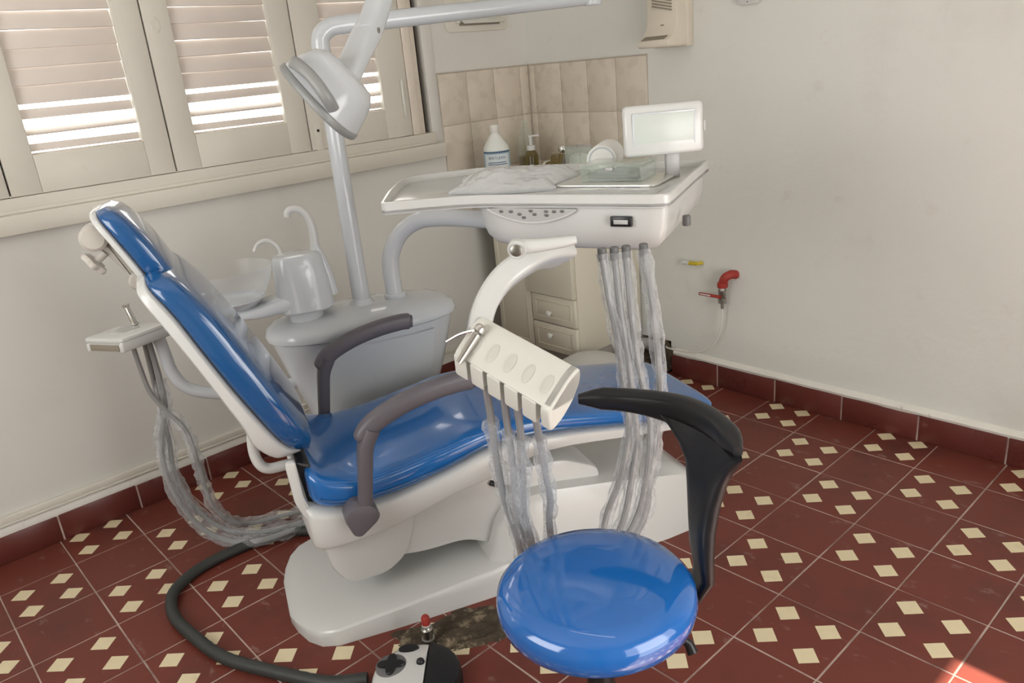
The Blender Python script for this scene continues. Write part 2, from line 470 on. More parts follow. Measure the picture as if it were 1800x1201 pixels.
# ---- backsplash tiles around the corner
def splash(parent, axis, cuts, rows, side):
    for a, b in zip(cuts, cuts[1:]):
        for z0, z1 in rows:
            g = .0016
            if axis == 'y': put('backsplash_tile', ab(XL, XL + .011, a + g, b - g, z0 + g, z1 - g, .0022), 'wall_tile', parent)
            else: put('backsplash_tile', ab(a + g, b - g, YR - .011, YR, z0 + g, z1 - g, .0022), 'wall_tile', parent)


rows = [(.86, 1.085), (1.085, 1.335), (1.335, 1.585)]
splash(wl, 'y', [-.632, -.452, -.268, -.08, YR - .012], rows, 1)
splash(wr, 'x', [XL + .012, -1.434, -1.240, -1.055, -.866, -.676], rows, 1)
put('tile_joint', join(ab(XL, XL + .0075, -.632, YR, .86, 1.585, 0), ab(XL, XL + .012, -.632, YR, 1.585, 1.590, .001)), 'tile_joint', wl, smooth=0)
put('tile_joint', join(ab(XL, -.676, YR - .0075, YR, .86, 1.585, 0), ab(XL, -.676, YR - .012, YR, 1.585, 1.590, .001)), 'tile_joint', wr, smooth=0)

# ---- the shuttered window
wi = thing('window_1', 'cream wooden louvred window shutters above the sill', None, (XL, -2.2, 1.19), kind='structure'); del wi['_o']; wi['_o'] = [XL, -2.2, 1.19]
put('window_sill', ab(XL - .02, XL + .045, -3.8, -.652, 1.192, 1.262, .006), 'shutter_paint', wi)
put('sill_rail', join(ab(XL - .2, XL + .022, -3.8, -.69, 1.262, 1.3155, .003), ab(XL, XL + .028, -3.8, -.74, 1.262, 1.276, .003)), 'shutter_paint', wi)
put('jamb', join(ab(XL - .05, XL + .016, -.818, -.770, 1.3155, 2.8, .006), ab(XL - .05, XL + .008, -.770, -.752, 1.3155, 2.8, .003), ab(XL - .05, XL + .002, -.752, -.738, 1.3155, 2.8, .003)), 'jamb_paint', wi)
put('jamb_gap_shade', ab(XL - .075, XL - .05, -.76, -.690, 1.3155, 2.8, 0), 'gap_shade', wi, smooth=0)  # dark strip paints the shade in the gap beside the jamb
put('plaster_edge', ab(XL - .05, XL + .006, -.698, -.640, 1.27, 2.8, .004), 'plaster_left', wi)
put('head_rail', ab(XL - .2, XL + .02, -3.8, -.705, 2.72, 2.82, .004), 'shutter_paint', wi)
leaves = [(-3.745, -3.158), (-3.152, -2.567), (-2.561, -1.982), (-1.976, -1.378), (-1.372, -.822)]
for li, (a, b) in enumerate(leaves):
    st = .100; zb, zt = 1.318, 2.715; oz0, oz1 = 1.450, 2.60; x0, x1 = XL - .026, XL + .012
    if li == 4: oa, ob = a + .135, b - .145
    else: oa, ob = a + st, b - st + .003
    put('joint_shade_strip', ab(x0 - .012, x0 - .004, b - .012, b + .018, zb, zt, 0), 'gap_shade', wi, smooth=0)  # added dark backing: blocks sky glare, paints the shade between leaves
    lf = put('shutter', join(ab(x0, x1, a, oa, zb, zt, .003), ab(x0, x1, ob, b, zb, zt, .003), ab(x0, x1, oa, ob, zb, oz0, .002), ab(x0, x1, oa, ob, oz1, zt, .002)), 'shutter_paint', wi)
    # slats
    tilt = {0: 58, 1: 62, 2: 20}
    zs = [1.474, 1.528, 1.588] + [1.652 + .0603 * k for k in range(16)]
    for k, z in enumerate(zs):
        if z > oz1: break
        ang = math.radians((8, 52, 14)[k] if k < 3 else 13 + random.uniform(-4, 5))
        hgt = .0615 if k >= 3 else (.026, .028, .034)[k]
        zax = V((-math.sin(ang), 0, math.cos(ang))); xax = V((math.cos(ang), 0, math.sin(ang)))
        jit = random.uniform(-.008, .008)
        yax = V((0, 1, jit)).normalized()
        put('slat', box(XL - .014, (oa + ob) / 2, z, .009, ob - oa - .004, hgt, .002, xax, yax, zax), 'slat_paint', lf)
    if li in (2, 3, 4): put('sill_strip', ab(x0 - .006, x0 + .012, oa, ob, oz0 - .004, oz0 + .006, .001), 'slat_paint', lf)
# espagnolette handle and keyhole of the right leaf
put('bolt_rail', ab(XL + .012, XL + .022, -.862, -.848, 1.40, 1.58, .004), 'cream_plastic', wi)
put('lock_plate', join(ab(XL + .012, XL + .015, -1.352, -1.316, 1.29, 1.43, .001)), 'shutter_paint', wi)
put('keyhole', lathe([(.006, 0), (.006, .004), (.002, .005)], (XL + .0145, -1.334, 1.40), (1, 0, 0), 12), 'gap_shade', wi)
# a knot mark and bead on the second leaf
put('knot', lathe([(.001, -.001), (.018, 0), (.016, .002), (.004, .0005)], (XL + .0125, -1.936, 1.86), (1, 0, 0), 18, 1, 1.7), 'shutter_paint', wi)

# ================================================================ DENTAL CHAIR
ch = thing('dental_chair', 'reclined dental chair with glossy blue upholstery, white shell and grey armrests', 'dental chair', tuple(W(.6, 0, 0)))


def s_loft(tab, n=3, e=5, segs=28, tcen=0.0):
    """tab rows: s, half width, z bottom, z top -> rounded sections along the chair"""
    cols = [smoothed([(r[0], r[k]) for r in tab], n) for k in (1, 2, 3)]
    rings = []
    for q in range(len(cols[0])):
        s = cols[0][q][0]; hw, zb, zt = cols[0][q][1], cols[1][q][1], cols[2][q][1]
        rings.append([W(s, tcen + a, (zb + zt) / 2 + b) for a, b in sup2(hw, (zt - zb) / 2, e, segs)])
    return loft(rings)


# base plate: low rounded tongue at the head end, tall sloping body at the foot end
rings = []
for s, hw, zt in ((-.075, .10, .022), (-.06, .16, .036), (-.035, .22, .044), (0.0, .262, .048), (.05, .282, .053), (.25, .290, .070), (.45, .291, .088), (.612, .291, .102)):
    r = []
    for a, b in ((1, 0), (.995, .62), (.985, .88), (.965, .98), (.94, 1.0), (.5, 1.02), (0, 1.02), (-.5, 1.02), (-.94, 1.0), (-.965, .98), (-.985, .88), (-.995, .62), (-1, 0)):
        r.append(W(s, a * hw, b * zt))
    rings.append(r)
put('base_plate', loft(rings), 'white', ch, smooth=28)
rings = []
for s, f, zt in ((.56, .90, .10), (.60, .96, .22), (.66, .98, .30), (.80, .985, .296), (1.0, .985, .266), (1.2, .975, .228), (1.30, .94, .205), (1.36, .87, .17), (1.405, .74, .10), (1.43, .62, .02)):
    hw = .292 * f; r = []
    for a, b in ((1, 0), (.985, .25), (.90, .9), (.86, 1), (.5, 1.03), (0, 1.04), (-.5, 1.03), (-.86, 1), (-.90, .9), (-.985, .25), (-1, 0)):
        r.append(W(s, a * hw, b * zt))
    rings.append(r)
put('base_cover', loft(rings), 'white', ch, smooth=50)


def side_prism(prof, t0, t1, bev=.012):
    """outline in the s-z plane, extruded across the chair"""
    vs, fs = poly_prism([(a, b) for a, b in prof], t0, t1, bev)
    return [W(v.x, v.z, v.y) for v in vs], fs


def rp(pts, r=.02): return [(p.x, p.y) for p in round_poly([V((a, b)) for a, b in pts], r)]


put('lift_arm', side_prism(rp([(.20, .20), (.36, .175), (.50, .175), (.60, .125), (.95, .12), (1.0, .30), (.86, .37), (.60, .385), (.30, .40)], .04), -.20, .20, .015), 'white', ch)
put('motor_cover', side_prism(rp([(.045, .36), (.075, .20), (.12, .142), (.24, .142), (.31, .19), (.345, .28), (.37, .40), (.05, .42)], .035), -.215, .215, .03), 'white', ch)
put('cable', tube([W(.60, -.205, .36), W(.655, -.22, .33), W(.70, -.225, .27), W(.72, -.23, .24)], .009, 8), 'black', ch)

# seat pan and cushion
pan = [(.020, .200, .40, .47), (.030, .250, .345, .475), (.05, .276, .318, .468), (.13, .284, .318, .446), (.28, .284, .338, .446), (.46, .282, .386, .478), (.60, .280, .405, .515), (.78, .276, .448, .507), (1.03, .264, .420, .464), (1.20, .250, .394, .428), (1.32, .240, .380, .412), (1.39, .212, .382, .406)]
put('seat_pan', s_loft(pan, 3, 7, 36), 'white', ch)
cush = [(.040, .170, .50, .56), (.050, .235, .465, .585), (.075, .266, .445, .578), (.12, .277, .436, .553), (.20, .280, .432, .536), (.32, .279, .440, .546), (.46, .276, .468, .568), (.60, .274, .505, .588), (.78, .270, .500, .577), (1.0, .260, .462, .535), (1.15, .254, .432, .502), (1.29, .250, .412, .480), (1.37, .246, .402, .466), (1.41, .236, .402, .459), (1.428, .210, .408, .451), (1.436, .15, .418, .441)]
cu = put('seat_cushion', s_loft(cush, 4, 4.2, 44), 'blue', ch)
pl = []
for sd in (-1, 1):
    pl.append(tube([W(s, sd * (hw + .0015), zb + (zt - zb) * .36) for s, hw, zb, zt in cush[2:-2]], .0035, 6, 5))
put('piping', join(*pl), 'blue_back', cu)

# backrest: side profile (rear line, front line) measured along its length
bk_r = [(.052, .610), (.020, .640), (-.014, .690), (-.060, .782), (-.103, .872), (-.150, .978), (-.195, 1.080), (-.236, 1.152), (-.243, 1.178)]
bk_f = [(.085, .612), (.092, .660), (.072, .715), (.030, .815), (-.018, .918), (-.056, 1.000), (-.100, 1.082), (-.160, 1.165), (-.200, 1.190)]
bw = [.17, .215, .235, .245, .245, .240, .228, .205, .15]


def back_loft(rear, front, widths, e, crown=.0, segs=36, n=4):
    R_ = catmull([(a, b, w_) for (a, b), w_ in zip(rear, widths)], n); F_ = catmull([(a, b, 0) for a, b in front], n)
    rings = []
    for r, f in zip(R_, F_):
        c = (V((r.x, r.y)) + V((f.x, f.y))) / 2; d = (V((f.x, f.y)) - V((r.x, r.y))) / 2
        ring_ = []
        for a, b in sup2(r.z, 1.0, e, segs):
            cr = crown * max(0, b) * (1 - (a / r.z) ** 2)
            p = c + d * (b + cr); ring_.append(W(p.x, a, p.y))
        rings.append(ring_)
    return loft(rings)


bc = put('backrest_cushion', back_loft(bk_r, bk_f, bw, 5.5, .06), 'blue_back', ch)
sh_r = [(.010, .604), (-.030, .628), (-.072, .682), (-.088, .745), (-.124, .838), (-.166, .940), (-.212, 1.040), (-.258, 1.135), (-.262, 1.165)]
sh_f = [(a + .008, b + .003) for a, b in bk_r]
put('backrest_shell', back_loft(sh_r, sh_f, [w_ * 1.03 for w_ in bw], 6), 'white', ch)
put('back_tube', tube([W(-.062, -.10, .70), W(-.073, -.10, .62), W(-.066, -.10, .57), W(-.040, -.10, .545), W(.03, -.10, .54), W(.09, -.10, .50)], .016, 12), 'white', ch)
for sd in (-1, 1):
    put('hinge_link', side_prism(rp([(.000, .615), (.030, .618), (.034, .50), (.062, .40), (.060, .372), (.036, .40), (.006, .49)], .012), sd * .235 - .014, sd * .235 + .014, .006), 'white', ch)
put('hinge_plate', side_prism(rp([(.030, .60), (.070, .58), (.066, .44), (.045, .44)], .01), -.215, .215, .004), 'black', ch)

# headrest
hr_r = [(-.222, 1.146), (-.242, 1.176), (-.264, 1.226), (-.290, 1.281), (-.314, 1.328), (-.320, 1.348)]
hr_f = [(-.188, 1.140), (-.168, 1.168), (-.192, 1.233), (-.224, 1.293), (-.260, 1.342), (-.288, 1.358)]
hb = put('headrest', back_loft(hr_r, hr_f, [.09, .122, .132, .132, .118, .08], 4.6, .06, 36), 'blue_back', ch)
hs_r = [(a - .014, b - .004) for a, b in hr_r]; hs_f = [(a + .006, b + .002) for a, b in hr_r]
put('headrest_shell', back_loft(hs_r, hs_f, [.09, .124, .135, .135, .121, .08], 5, 0, 28), 'white', hb)
put('headrest_bracket', side_prism(rp([(-.275, 1.150), (-.262, 1.185), (-.318, 1.300), (-.340, 1.310), (-.338, 1.255)], .012), -.035, .035, .006), 'knob_beige', hb)
put('pivot_dome', lathe([(.001, 0), (.026, .002), (.034, .010), (.034, .074), (.026, .084), (.001, .086)], W(-.338, -.085, 1.282), CB, 24), 'knob_beige', hb)
put('lower_pivot', lathe([(.001, 0), (.020, .002), (.025, .008), (.025, .074), (.020, .080), (.001, .082)], W(-.262, -.06, 1.150), CB, 20), 'knob_beige', hb)
kd = V(CA * -.80 + V((0, 0, -.60))).normalized()
put('knob_stem', tube([W(-.325, -.03, 1.236), W(-.325, -.03, 1.236) + kd * .035], .011, 10, smooth=False), 'knob_beige', hb)
kx = frame(kd)[0]
base_k = W(-.325, -.03, 1.236) + kd * .030
kn = []
for k in range(30):
    pass
prof_k = [(.012, 0), (.030, .003), (.033, .010), (.030, .018), (.010, .021)]
rings = []
for r, h in prof_k:
    rg = []
    for q in range(40):
        a = 2 * PI * q / 40; f = 1 + .16 * math.cos(5 * a)
        x_, y_, z_ = frame(kd); rg.append(base_k + kd * h + (x_ * math.cos(a) + y_ * math.sin(a)) * r * f)
    rings.append(rg)
put('clamp_knob', loft(rings), 'knob_beige', hb)
put('back_stem', side_prism(rp([(-.285, 1.15), (-.245, 1.16), (-.205, 1.06), (-.235, 1.05)], .006), -.025, .025, .004), 'steel_dark', ch)

# armrests
def armrest(sd, ds, lab):
    t = sd * .325
    pad = catmull([W(.205 + ds, t, .660), W(.222 + ds, t, .692), W(.262 + ds, t, .722), (W(.34 + ds, t, .752)), W(.43 + ds, t, .770), W(.51 + ds, t, .776), W(.548 + ds, t, .772)], 6)

    def psec(i, u):
        f = min(1, .35 + u * 9) * (1 if u < .97 else .80)
        hh = .021 + .006 * math.sin(min(1, u * 2.2) * PI / 2) - .004 * u
        return sup2(.028 * f, hh * f, 3, 18)
    a1 = sweep(pad, psec, up=CB)
    post = catmull([W(.178 + ds, t, .43), W(.190 + ds, t, .50), W(.202 + ds, t, .58), W(.214 + ds, t, .65), W(.238 + ds, t, .700)], 5)
    a2 = sweep(post, lambda i, u: sup2(.019 + .004 * u, .024 + .010 * u * u, 3, 16), up=CB)
    ar = put('armrest', join(a1, a2), 'armrest', ch)
    hubp = rp([(.118 + ds, .455), (.150 + ds, .487), (.200 + ds, .482), (.222 + ds, .440), (.212 + ds, .422), (.160 + ds, .385), (.140 + ds, .392)], .018)
    put('armrest_hub', side_prism(hubp, t - .026 if sd < 0 else t - .045, t + .045 if sd < 0 else t + .026, .008), 'armrest', ar)


armrest(-1, .004, 'near'); armrest(1, -.012, 'far')

# ================================================================ CUSPIDOR UNIT
UC = (.405, .585)
un = thing('cuspidor_unit', 'tall white oval cuspidor cabinet with a clear bowl behind the chair', 'dental unit', tuple(W(UC[0], UC[1], 0)))


def u_ring(a, b, z, e=2.5, n=56): return [W(UC[0] + x, UC[1] + y, z) for x, y in sup2(a, b, e, n)]


put('cabinet_body', loft([u_ring(.20, .13, .0), u_ring(.205, .135, .02), u_ring(.225, .145, .25), u_ring(.265, .158, .45), u_ring(.315, .172, .60), u_ring(.342, .180, .70), u_ring(.346, .181, .722)]), 'white_cool', un)
put('lid', loft([u_ring(.350, .184, .722), u_ring(.362, .190, .728), u_ring(.364, .191, .742), u_ring(.352, .183, .762), u_ring(.322, .162, .780), u_ring(.27, .125, .792), u_ring(.18, .07, .799), u_ring(.05, .02, .80)]), 'white_cool', un)
# front door panel of the cabinet, following its curve
def front_panel():
    rings_out = []
    lv = [(.225, .145, .26), (.265, .158, .45), (.315, .172, .60), (.340, .1795, .695)]
    vs, fs = [], []; m = 17
    for a, b, z in lv:
        pts = [(x, y_) for x, y_ in sup2(a + .0035, b + .0035, 2.5, 224)]
        sel = sorted([p for p in pts if p[1] < 0 and abs(p[0]) < a * .62 and True], key=lambda p: p[0])
        sel = [sel[int(k * (len(sel) - 1) / (m - 1))] for k in range(m)]
        for x, y_ in sel: vs.append(W(UC[0] + x + .03, UC[1] + y_, z))
        for x, y_ in sel: vs.append(W(UC[0] + x + .03, UC[1] + y_ + .008, z))
    n = 2 * m
    for i in range(len(lv) - 1):
        for k in range(m - 1):
            a = i * n + k; fs.append((a, a + 1, a + n + 1, a + n))
        for k in (0, m - 1):
            a = i * n + k; fs.append((a, a + m, a + n + m, a + n))
    return vs, fs


put('front_panel', front_panel(), 'white_cool', un)
put('collar', join(lathe([(.05, 0), (.052, .006), (.044, .014), (.036, .030)], W(.412, .585, .790), seg=28), lathe([(.055, 0), (.057, .006), (.048, .012)], W(.545, .585, .784), seg=28), lathe([(.040, 0), (.043, .004), (.043, .018), (.036, .022)], W(.545, .585, .796), seg=28)), 'white_cool', un)
# tower, bowl support and bowl
TW = (.205, .56)
tw_r = lambda a, b, z, e=2.6, ds=0: [W(TW[0] + ds + x, TW[1] + y, z) for x, y in sup2(a, b, e, 36)]
put('neck', lathe([(.062, 0), (.064, .012), (.060, .07)], W(.20, .56, .775), seg=28), 'white_cool', un)
tw = put('tower', loft([tw_r(.095, .075, .825), tw_r(.102, .082, .832), tw_r(.100, .080, .88), tw_r(.094, .076, .95, ds=-.002), tw_r(.088, .072, 1.020, ds=-.004), tw_r(.080, .066, 1.032, ds=-.004), tw_r(.06, .05, 1.036)]), 'white_cool', un)
arm_pts = [W(.20, .56, .868), W(.10, .555, .862), W(.02, .55, .855), W(-.06, .55, .862), W(-.10, .55, .875)]
put('bowl_support', sweep(catmull(arm_pts, 6), lambda i, u: sup2(.070 - .03 * u * u, .036 - .022 * u, 3, 20), up=(0, 0, 1)), 'white_cool', un)
bowl_o = [(.035, 0), (.085, .014), (.120, .050), (.140, .095), (.149, .138)]
bowl_i = [(.146, .138), (.136, .095), (.116, .052), (.082, .019), (.03, .006)]
put('bowl', lathe(bowl_o + bowl_i, W(-.035, .55, .882), seg=44), 'bowl_glass', un)
put('bowl_seat', lathe([(.05, 0), (.08, .006), (.108, .034), (.104, .036), (.07, .012), (.03, .008)], W(-.035, .55, .876), seg=36), 'white_cool', un)
put('cup_filler', tube([W(.268, .56, 1.01), W(.275, .56, 1.09), W(.268, .56, 1.145), W(.247, .56, 1.180), W(.220, .56, 1.190), W(.200, .56, 1.183), W(.196, .56, 1.165)], .012, 12, rfun=lambda u: .0165 - .005 * u), 'white', un)
put('filler_housing', tube([W(.272, .555, 1.055), W(.288, .555, 1.0), W(.300, .555, .93), W(.305, .555, .865)], .014, 12, rfun=lambda u: .012 + .012 * u), 'white_cool', un)
put('rinse_tube', tube([W(.150, .56, 1.025), W(.146, .56, 1.060), W(.128, .56, 1.086), W(.104, .56, 1.095), W(.078, .56, 1.086), W(.062, .56, 1.062)], .008, 10, rfun=lambda u: .0095 - .003 * u), 'white', un)
put('rinse_base', lathe([(.016, 0), (.016, .008), (.010, .012)], W(.150, .56, 1.028), seg=16), 'white', un)
# assistant's holder on its bent tube
BX = V((.145, .082, 0)).normalized(); BY = V((-.058, .198, 0)).normalized()
bc0 = V((-.94, -2.445, .884))
hol = put('suction_holder', join(box(bc0.x, bc0.y, bc0.z, .155, .175, .020, .008, BX, BY), box(*(bc0 + BX * .070 + V((0, 0, -.020))), .014, .175, .036, .005, BX, BY), box(*(bc0 - BY * .080 + V((0, 0, -.024)) - BX * .0), .150, .016, .030, .005, BX, BY), box(*(bc0 - BX * .073 + V((0, 0, -.02))), .012, .11, .034, .005, BX, BY)), 'white', un)
put('recess_shade', box(*(bc0 - BY * .089 + V((0, 0, -.022)) + BX * .004), .118, .004, .022, .001, BX, BY), 'beige_dark', hol)  # dark slab paints the shade of the holder's hollow front
put('key_panel', box(*(bc0 + V((0, 0, .0105)) - BX * .01), .062, .065, .003, .001, BX, BY), 'grey_panel', hol)
put('holder_tube', tube([W(-.305, .50, .865), W(-.296, .50, .78), W(-.286, .50, .70), W(-.250, .50, .635), W(-.165, .505, .592), W(-.05, .52, .565), W(.08, .54, .555), W(.22, .57, .55)], .021, 14), 'white_cool', un)
# suction hoses hanging from the holder to the floor
sh = [[(-.383, .47, .855), (-.378, .465, .76), (-.366, .456, .664), (-.331, .442, .591), (-.286, .428, .514), (-.274, .42, .416), (-.272, .44, .296), (-.262, .47, .18), (-.22, .50, .085), (-.15, .53, .032), (-.05, .53, .030), (.06, .52, .032)],
      [(-.335, .50, .855), (-.332, .495, .76), (-.330, .49, .69), (-.335, .48, .591), (-.365, .47, .506), (-.384, .46, .403), (-.378, .46, .282), (-.348, .465, .165), (-.295, .46, .075), (-.22, .43, .032), (-.12, .39, .030), (.02, .40, .032), (.12, .42, .032)],
      [(-.350, .52, .855), (-.352, .51, .70), (-.354, .50, .545), (-.351, .49, .453), (-.360, .475, .354), (-.345, .48, .24), (-.30, .49, .13), (-.235, .48, .06), (-.15, .45, .035), (-.02, .43, .035), (.10, .44, .034)]]
for k, pts in enumerate(sh):
    P = [W(*p) for p in pts]
    hs = put('suction_hose', tube(P, (.0085, .010, .009)[k], 8, 6), 'hose_grey', un)
    put('plastic_sleeve', crinkle(P[3 if k == 0 else 2:], .021, k + 1), 'sleeve', hs)
ej = thing('saliva_ejector', 'chrome suction tip standing in the white suction holder', 'suction tip', tuple(bc0 + BY * .05 - BX * .02 + V((0, 0, .010))))
p0 = V(ej['_o'])
put('handle', tube([p0, p0 + V((-.006, -.004, .03)), p0 + V((-.014, -.008, .062))], .011, 12, rfun=lambda u: .0115 - .002 * u), 'chrome', ej)
put('tip', lathe([(.009, 0), (.012, .004), (.012, .012), (.006, .015)], p0 + V((-.014, -.008, .060)), (-.2, -.12, .9), 14), 'chrome', ej)

# ================================================================ DENTAL LAMP
lp_base = W(.412, .585, .80)
la = thing('dental_lamp', 'white dental lamp with a grey handle hanging from an overhead boom', 'lamp', tuple(lp_base))
put('pole', tube([lp_base, lp_base + V((0, 0, .4)), lp_base + V((0, 0, .878))], .030, 20, 2, smooth=False, rfun=lambda u: .0335 - .004 * u), 'white_cool', la)
put('pole_clamp', join(lathe([(.031, 0), (.034, .002), (.034, .020), (.031, .022)], lp_base + V((0, 0, .866)), seg=22)), 'steel_dark', la)
e0 = lp_base + V((0, 0, .885)); bdir = (CA * 1.0 + CB * .0).normalized()
elb = [e0, e0 + V((0, 0, .045)), e0 + V((0, 0, .072)) + bdir * .012, e0 + V((0, 0, .092)) + bdir * .045, e0 + V((0, 0, .096)) + bdir * .09]
put('elbow', tube(elb, .0315, 20, 6), 'white_cool', la)
b0 = e0 + V((0, 0, .096)) + bdir * .085; b1 = b0 + bdir * .96 + V((0, 0, .034))
put('boom', tube([b0, b0.lerp(b1, .5), b1], .03, 20, 2, smooth=False, rfun=lambda u: .0315 - .004 * u), 'white_cool', la)
put('boom_joint', join(lathe([(.030, 0), (.034, .004), (.034, .11), (.02, .12)], b1 + V((0, 0, -.030)), seg=22)), 'white_cool', la)
# spring arm from the joint back to the lamp head
g1 = b1 + V((0, 0, .09)); g2 = V((-.375, -1.60, 2.02))
put('spring_arm', sweep([g1, g1.lerp(g2, .5), g2], lambda i, u: sup2(.026, .034, 4, 18), up=(0, 0, 1)), 'white_cool', la)
ar1 = catmull([g2, V((-.352, -1.66, 1.86)), V((-.330, -1.715, 1.776)), V((-.305, -1.768, 1.722))], 5)
put('wrist', sweep(ar1, lambda i, u: sup2(.034 + .005 * u, .030 + .004 * u, 3, 20)), 'white_cool', la)
put('wrist_screw', lathe([(.008, 0), (.008, .006), (.004, .008)], V((-.275, -1.75, 1.73)), (.75, .5, -.2), 14), 'steel_dark', la)
ar2 = catmull([V((-.307, -1.765, 1.726)), V((-.262, -1.843, 1.663)), V((-.215, -1.915, 1.602)), V((-.188, -1.955, 1.566))], 5)
put('yoke', sweep(ar2, lambda i, u: sup2(.040 - .010 * u, .030 - .006 * u, 4, 20)), 'white_cool', la)
# head: shallow dish, its open face turned down towards the headrest
LC = V((-.204, -1.993, 1.566))
lx = V((.594, .276, -.753)).normalized()   # long axis of the head
fn = V((-.47, -.64, -.61)); fn = (fn - lx * fn.dot(lx)).normalized()
ly = fn.cross(lx).normalized()
def hring(a, b, d, e=2.7): return [LC + lx * x + ly * y + fn * d for x, y in sup2(a, b, e, 40)]
hd = put('lamp_head', loft([hring(.040, .050, -.098), hring(.075, .075, -.092), hring(.096, .090, -.072), hring(.108, .102, -.040), hring(.118, .112, -.005), hring(.121, .115, .010)]), 'white_cool', la)
put('rim', loft([hring(.122, .116, .009), hring(.125, .119, .013), hring(.125, .119, .026), hring(.121, .115, .031), hring(.112, .106, .031)]), 'lamp_grey', hd)
put('lens', loft([hring(.112, .106, .0315), hring(.07, .065, .034), hring(.01, .01, .035)]), 'clear', hd)
hp = LC + ly * -.0
side = -1 if (V((1.76, -3.1, 1.6)) - LC).dot(ly) < 0 else 1
hpts = [LC + ly * side * .108 + lx * -.075 + fn * -.012, LC + ly * side * .140 + lx * -.052 + fn * -.020, LC + ly * side * .147 + lx * .0 + fn * -.026, LC + ly * side * .140 + lx * .055 + fn * -.020, LC + ly * side * .108 + lx * .080 + fn * -.008]
put('lamp_handle', sweep(catmull(hpts, 6), lambda i, u: sup2(.016, .012 + .006 * math.sin(PI * u), 2.5, 16), up=ly), 'lamp_grey', hd)

# ================================================================ INSTRUMENT TABLE
it = thing('instrument_table', 'white instrument table on a bent arm, with hanging hoses and keypad', 'instrument table', (.2, -1.45, 1.145))
p = [(-.726, -1.535, .800), (-.726, -1.535, .92), (-.716, -1.522, .985), (-.688, -1.492, 1.045), (-.632, -1.452, 1.086), (-.54, -1.425, 1.100), (-.425, -1.395, 1.103), (-.20, -1.36, 1.103), (.12, -1.32, 1.103)]
put('support_arm', tube(p, .030, 18, 8, rfun=lambda u: .0325 - .002 * u), 'white_cool', it)
put('swivel_post', lathe([(.05, 0), (.055, .005), (.055, .075), (.045, .08)], (.12, -1.32, 1.07), seg=24), 'white_cool', it)
# table top: outline of the lip
top = [(-.073, -1.954), (.02, -1.845), (.104, -1.768), (.20, -1.728), (.585, -1.597), (.612, -1.575), (.560, -1.462), (.470, -1.270), (.372, -1.050), (.300, -1.082), (-.13, -1.253), (-.340, -1.370), (-.445, -1.560), (-.435, -1.628), (-.366, -1.700), (-.239, -1.817)]
top = [(q.x, q.y) for q in round_poly([V(q) for q in top], .03, 3)]
vs, fs = poly_prism(top, 1.246, 1.262, .004)
tb = put('table_top', (vs, fs), 'white', it)
# raised lip around the rim
def lip(outline, z0, z1, wd):
    n = len(outline); c = [V(q) for q in outline]
    a2 = sum(c[i].x * c[(i + 1) % n].y - c[(i + 1) % n].x * c[i].y for i in range(n))
    if a2 < 0: c.reverse()
    rings = []
    for i in range(n):
        a = (c[i] - c[i - 1]).normalized(); b = (c[(i + 1) % n] - c[i]).normalized()
        m = V((-a.y, a.x)) + V((-b.y, b.x)); m = m.normalized()
        o = c[i]; q = o + m * wd; r = .003
        pr = [(o + m * r, z0), (o, z0 + r), (o, z1 - r), (o + m * r, z1), (q - m * r, z1), (q, z1 - r), (q + m * .006, z0 + .018), (q + m * .008, z0)]
        rings.append([V((u_.x, u_.y, z_)) for u_, z_ in pr])
    return loft(rings, closed=True)


put('rim', lip(top, 1.246, 1.280, .012), 'white', tb)
# body under the table top: rounded hull
E1 = V((.946, .324, 0)); E2 = V((-.324, .946, 0)); BO = V((.235, -1.45, 0))
body_top = [(.150, -1.748), (.25, -1.707), (.578, -1.592), (.604, -1.572), (.552, -1.462), (.462, -1.270), (.366, -1.062), (.295, -1.092), (.05, -1.19), (-.10, -1.30), (-.10, -1.45), (-.03, -1.62), (.07, -1.73)]
bt = [V(q) for q in round_poly([V(q) for q in body_top], .05, 4)]
cen = V((.22, -1.42))
def bring(f, z, sh_=V((0, 0))): return [V((cen.x + (q.x - cen.x) * f + sh_.x, cen.y + (q.y - cen.y) * f + sh_.y, z)) for q in bt]
put('table_body', loft([bring(.70, 1.124), bring(.80, 1.127), bring(.88, 1.138), bring(.94, 1.160), bring(.972, 1.190), bring(.986, 1.230), bring(.988, 1.246)]), 'white', it)


# keypad, gauge, side knob on the front of the body
def on_front(u):   # point along the upper front edge of the body
    a = V((.125, -1.752)); b = V((.585, -1.595)); return a.lerp(b, u)


fd = (V((.585, -1.595)) - V((.125, -1.752))).normalized(); fnrm = V((fd.y, -fd.x))
FD3 = V((fd.x, fd.y, 0)); FN3 = V((fnrm.x, fnrm.y, 0)); 
def fpt(u, z, out):   # u in metres from the left end of the front
    q = V((.125, -1.752)) + fd * u
    k = interp([(1.138, -.045), (1.160, -.022), (1.19, -.011), (1.23, -.006), (1.25, -.004)], z)
    return V((q.x, q.y, z)) + FN3 * (k + out)
def panel(outline, out=.0025):
    n = len(outline)
    vs = [fpt(a, b, out) for a, b in outline] + [fpt(a, b, out - .010) for a, b in outline]
    fs = [tuple(range(n))] + [(i, (i + 1) % n, n + (i + 1) % n, n + i) for i in range(n)]
    return vs, fs


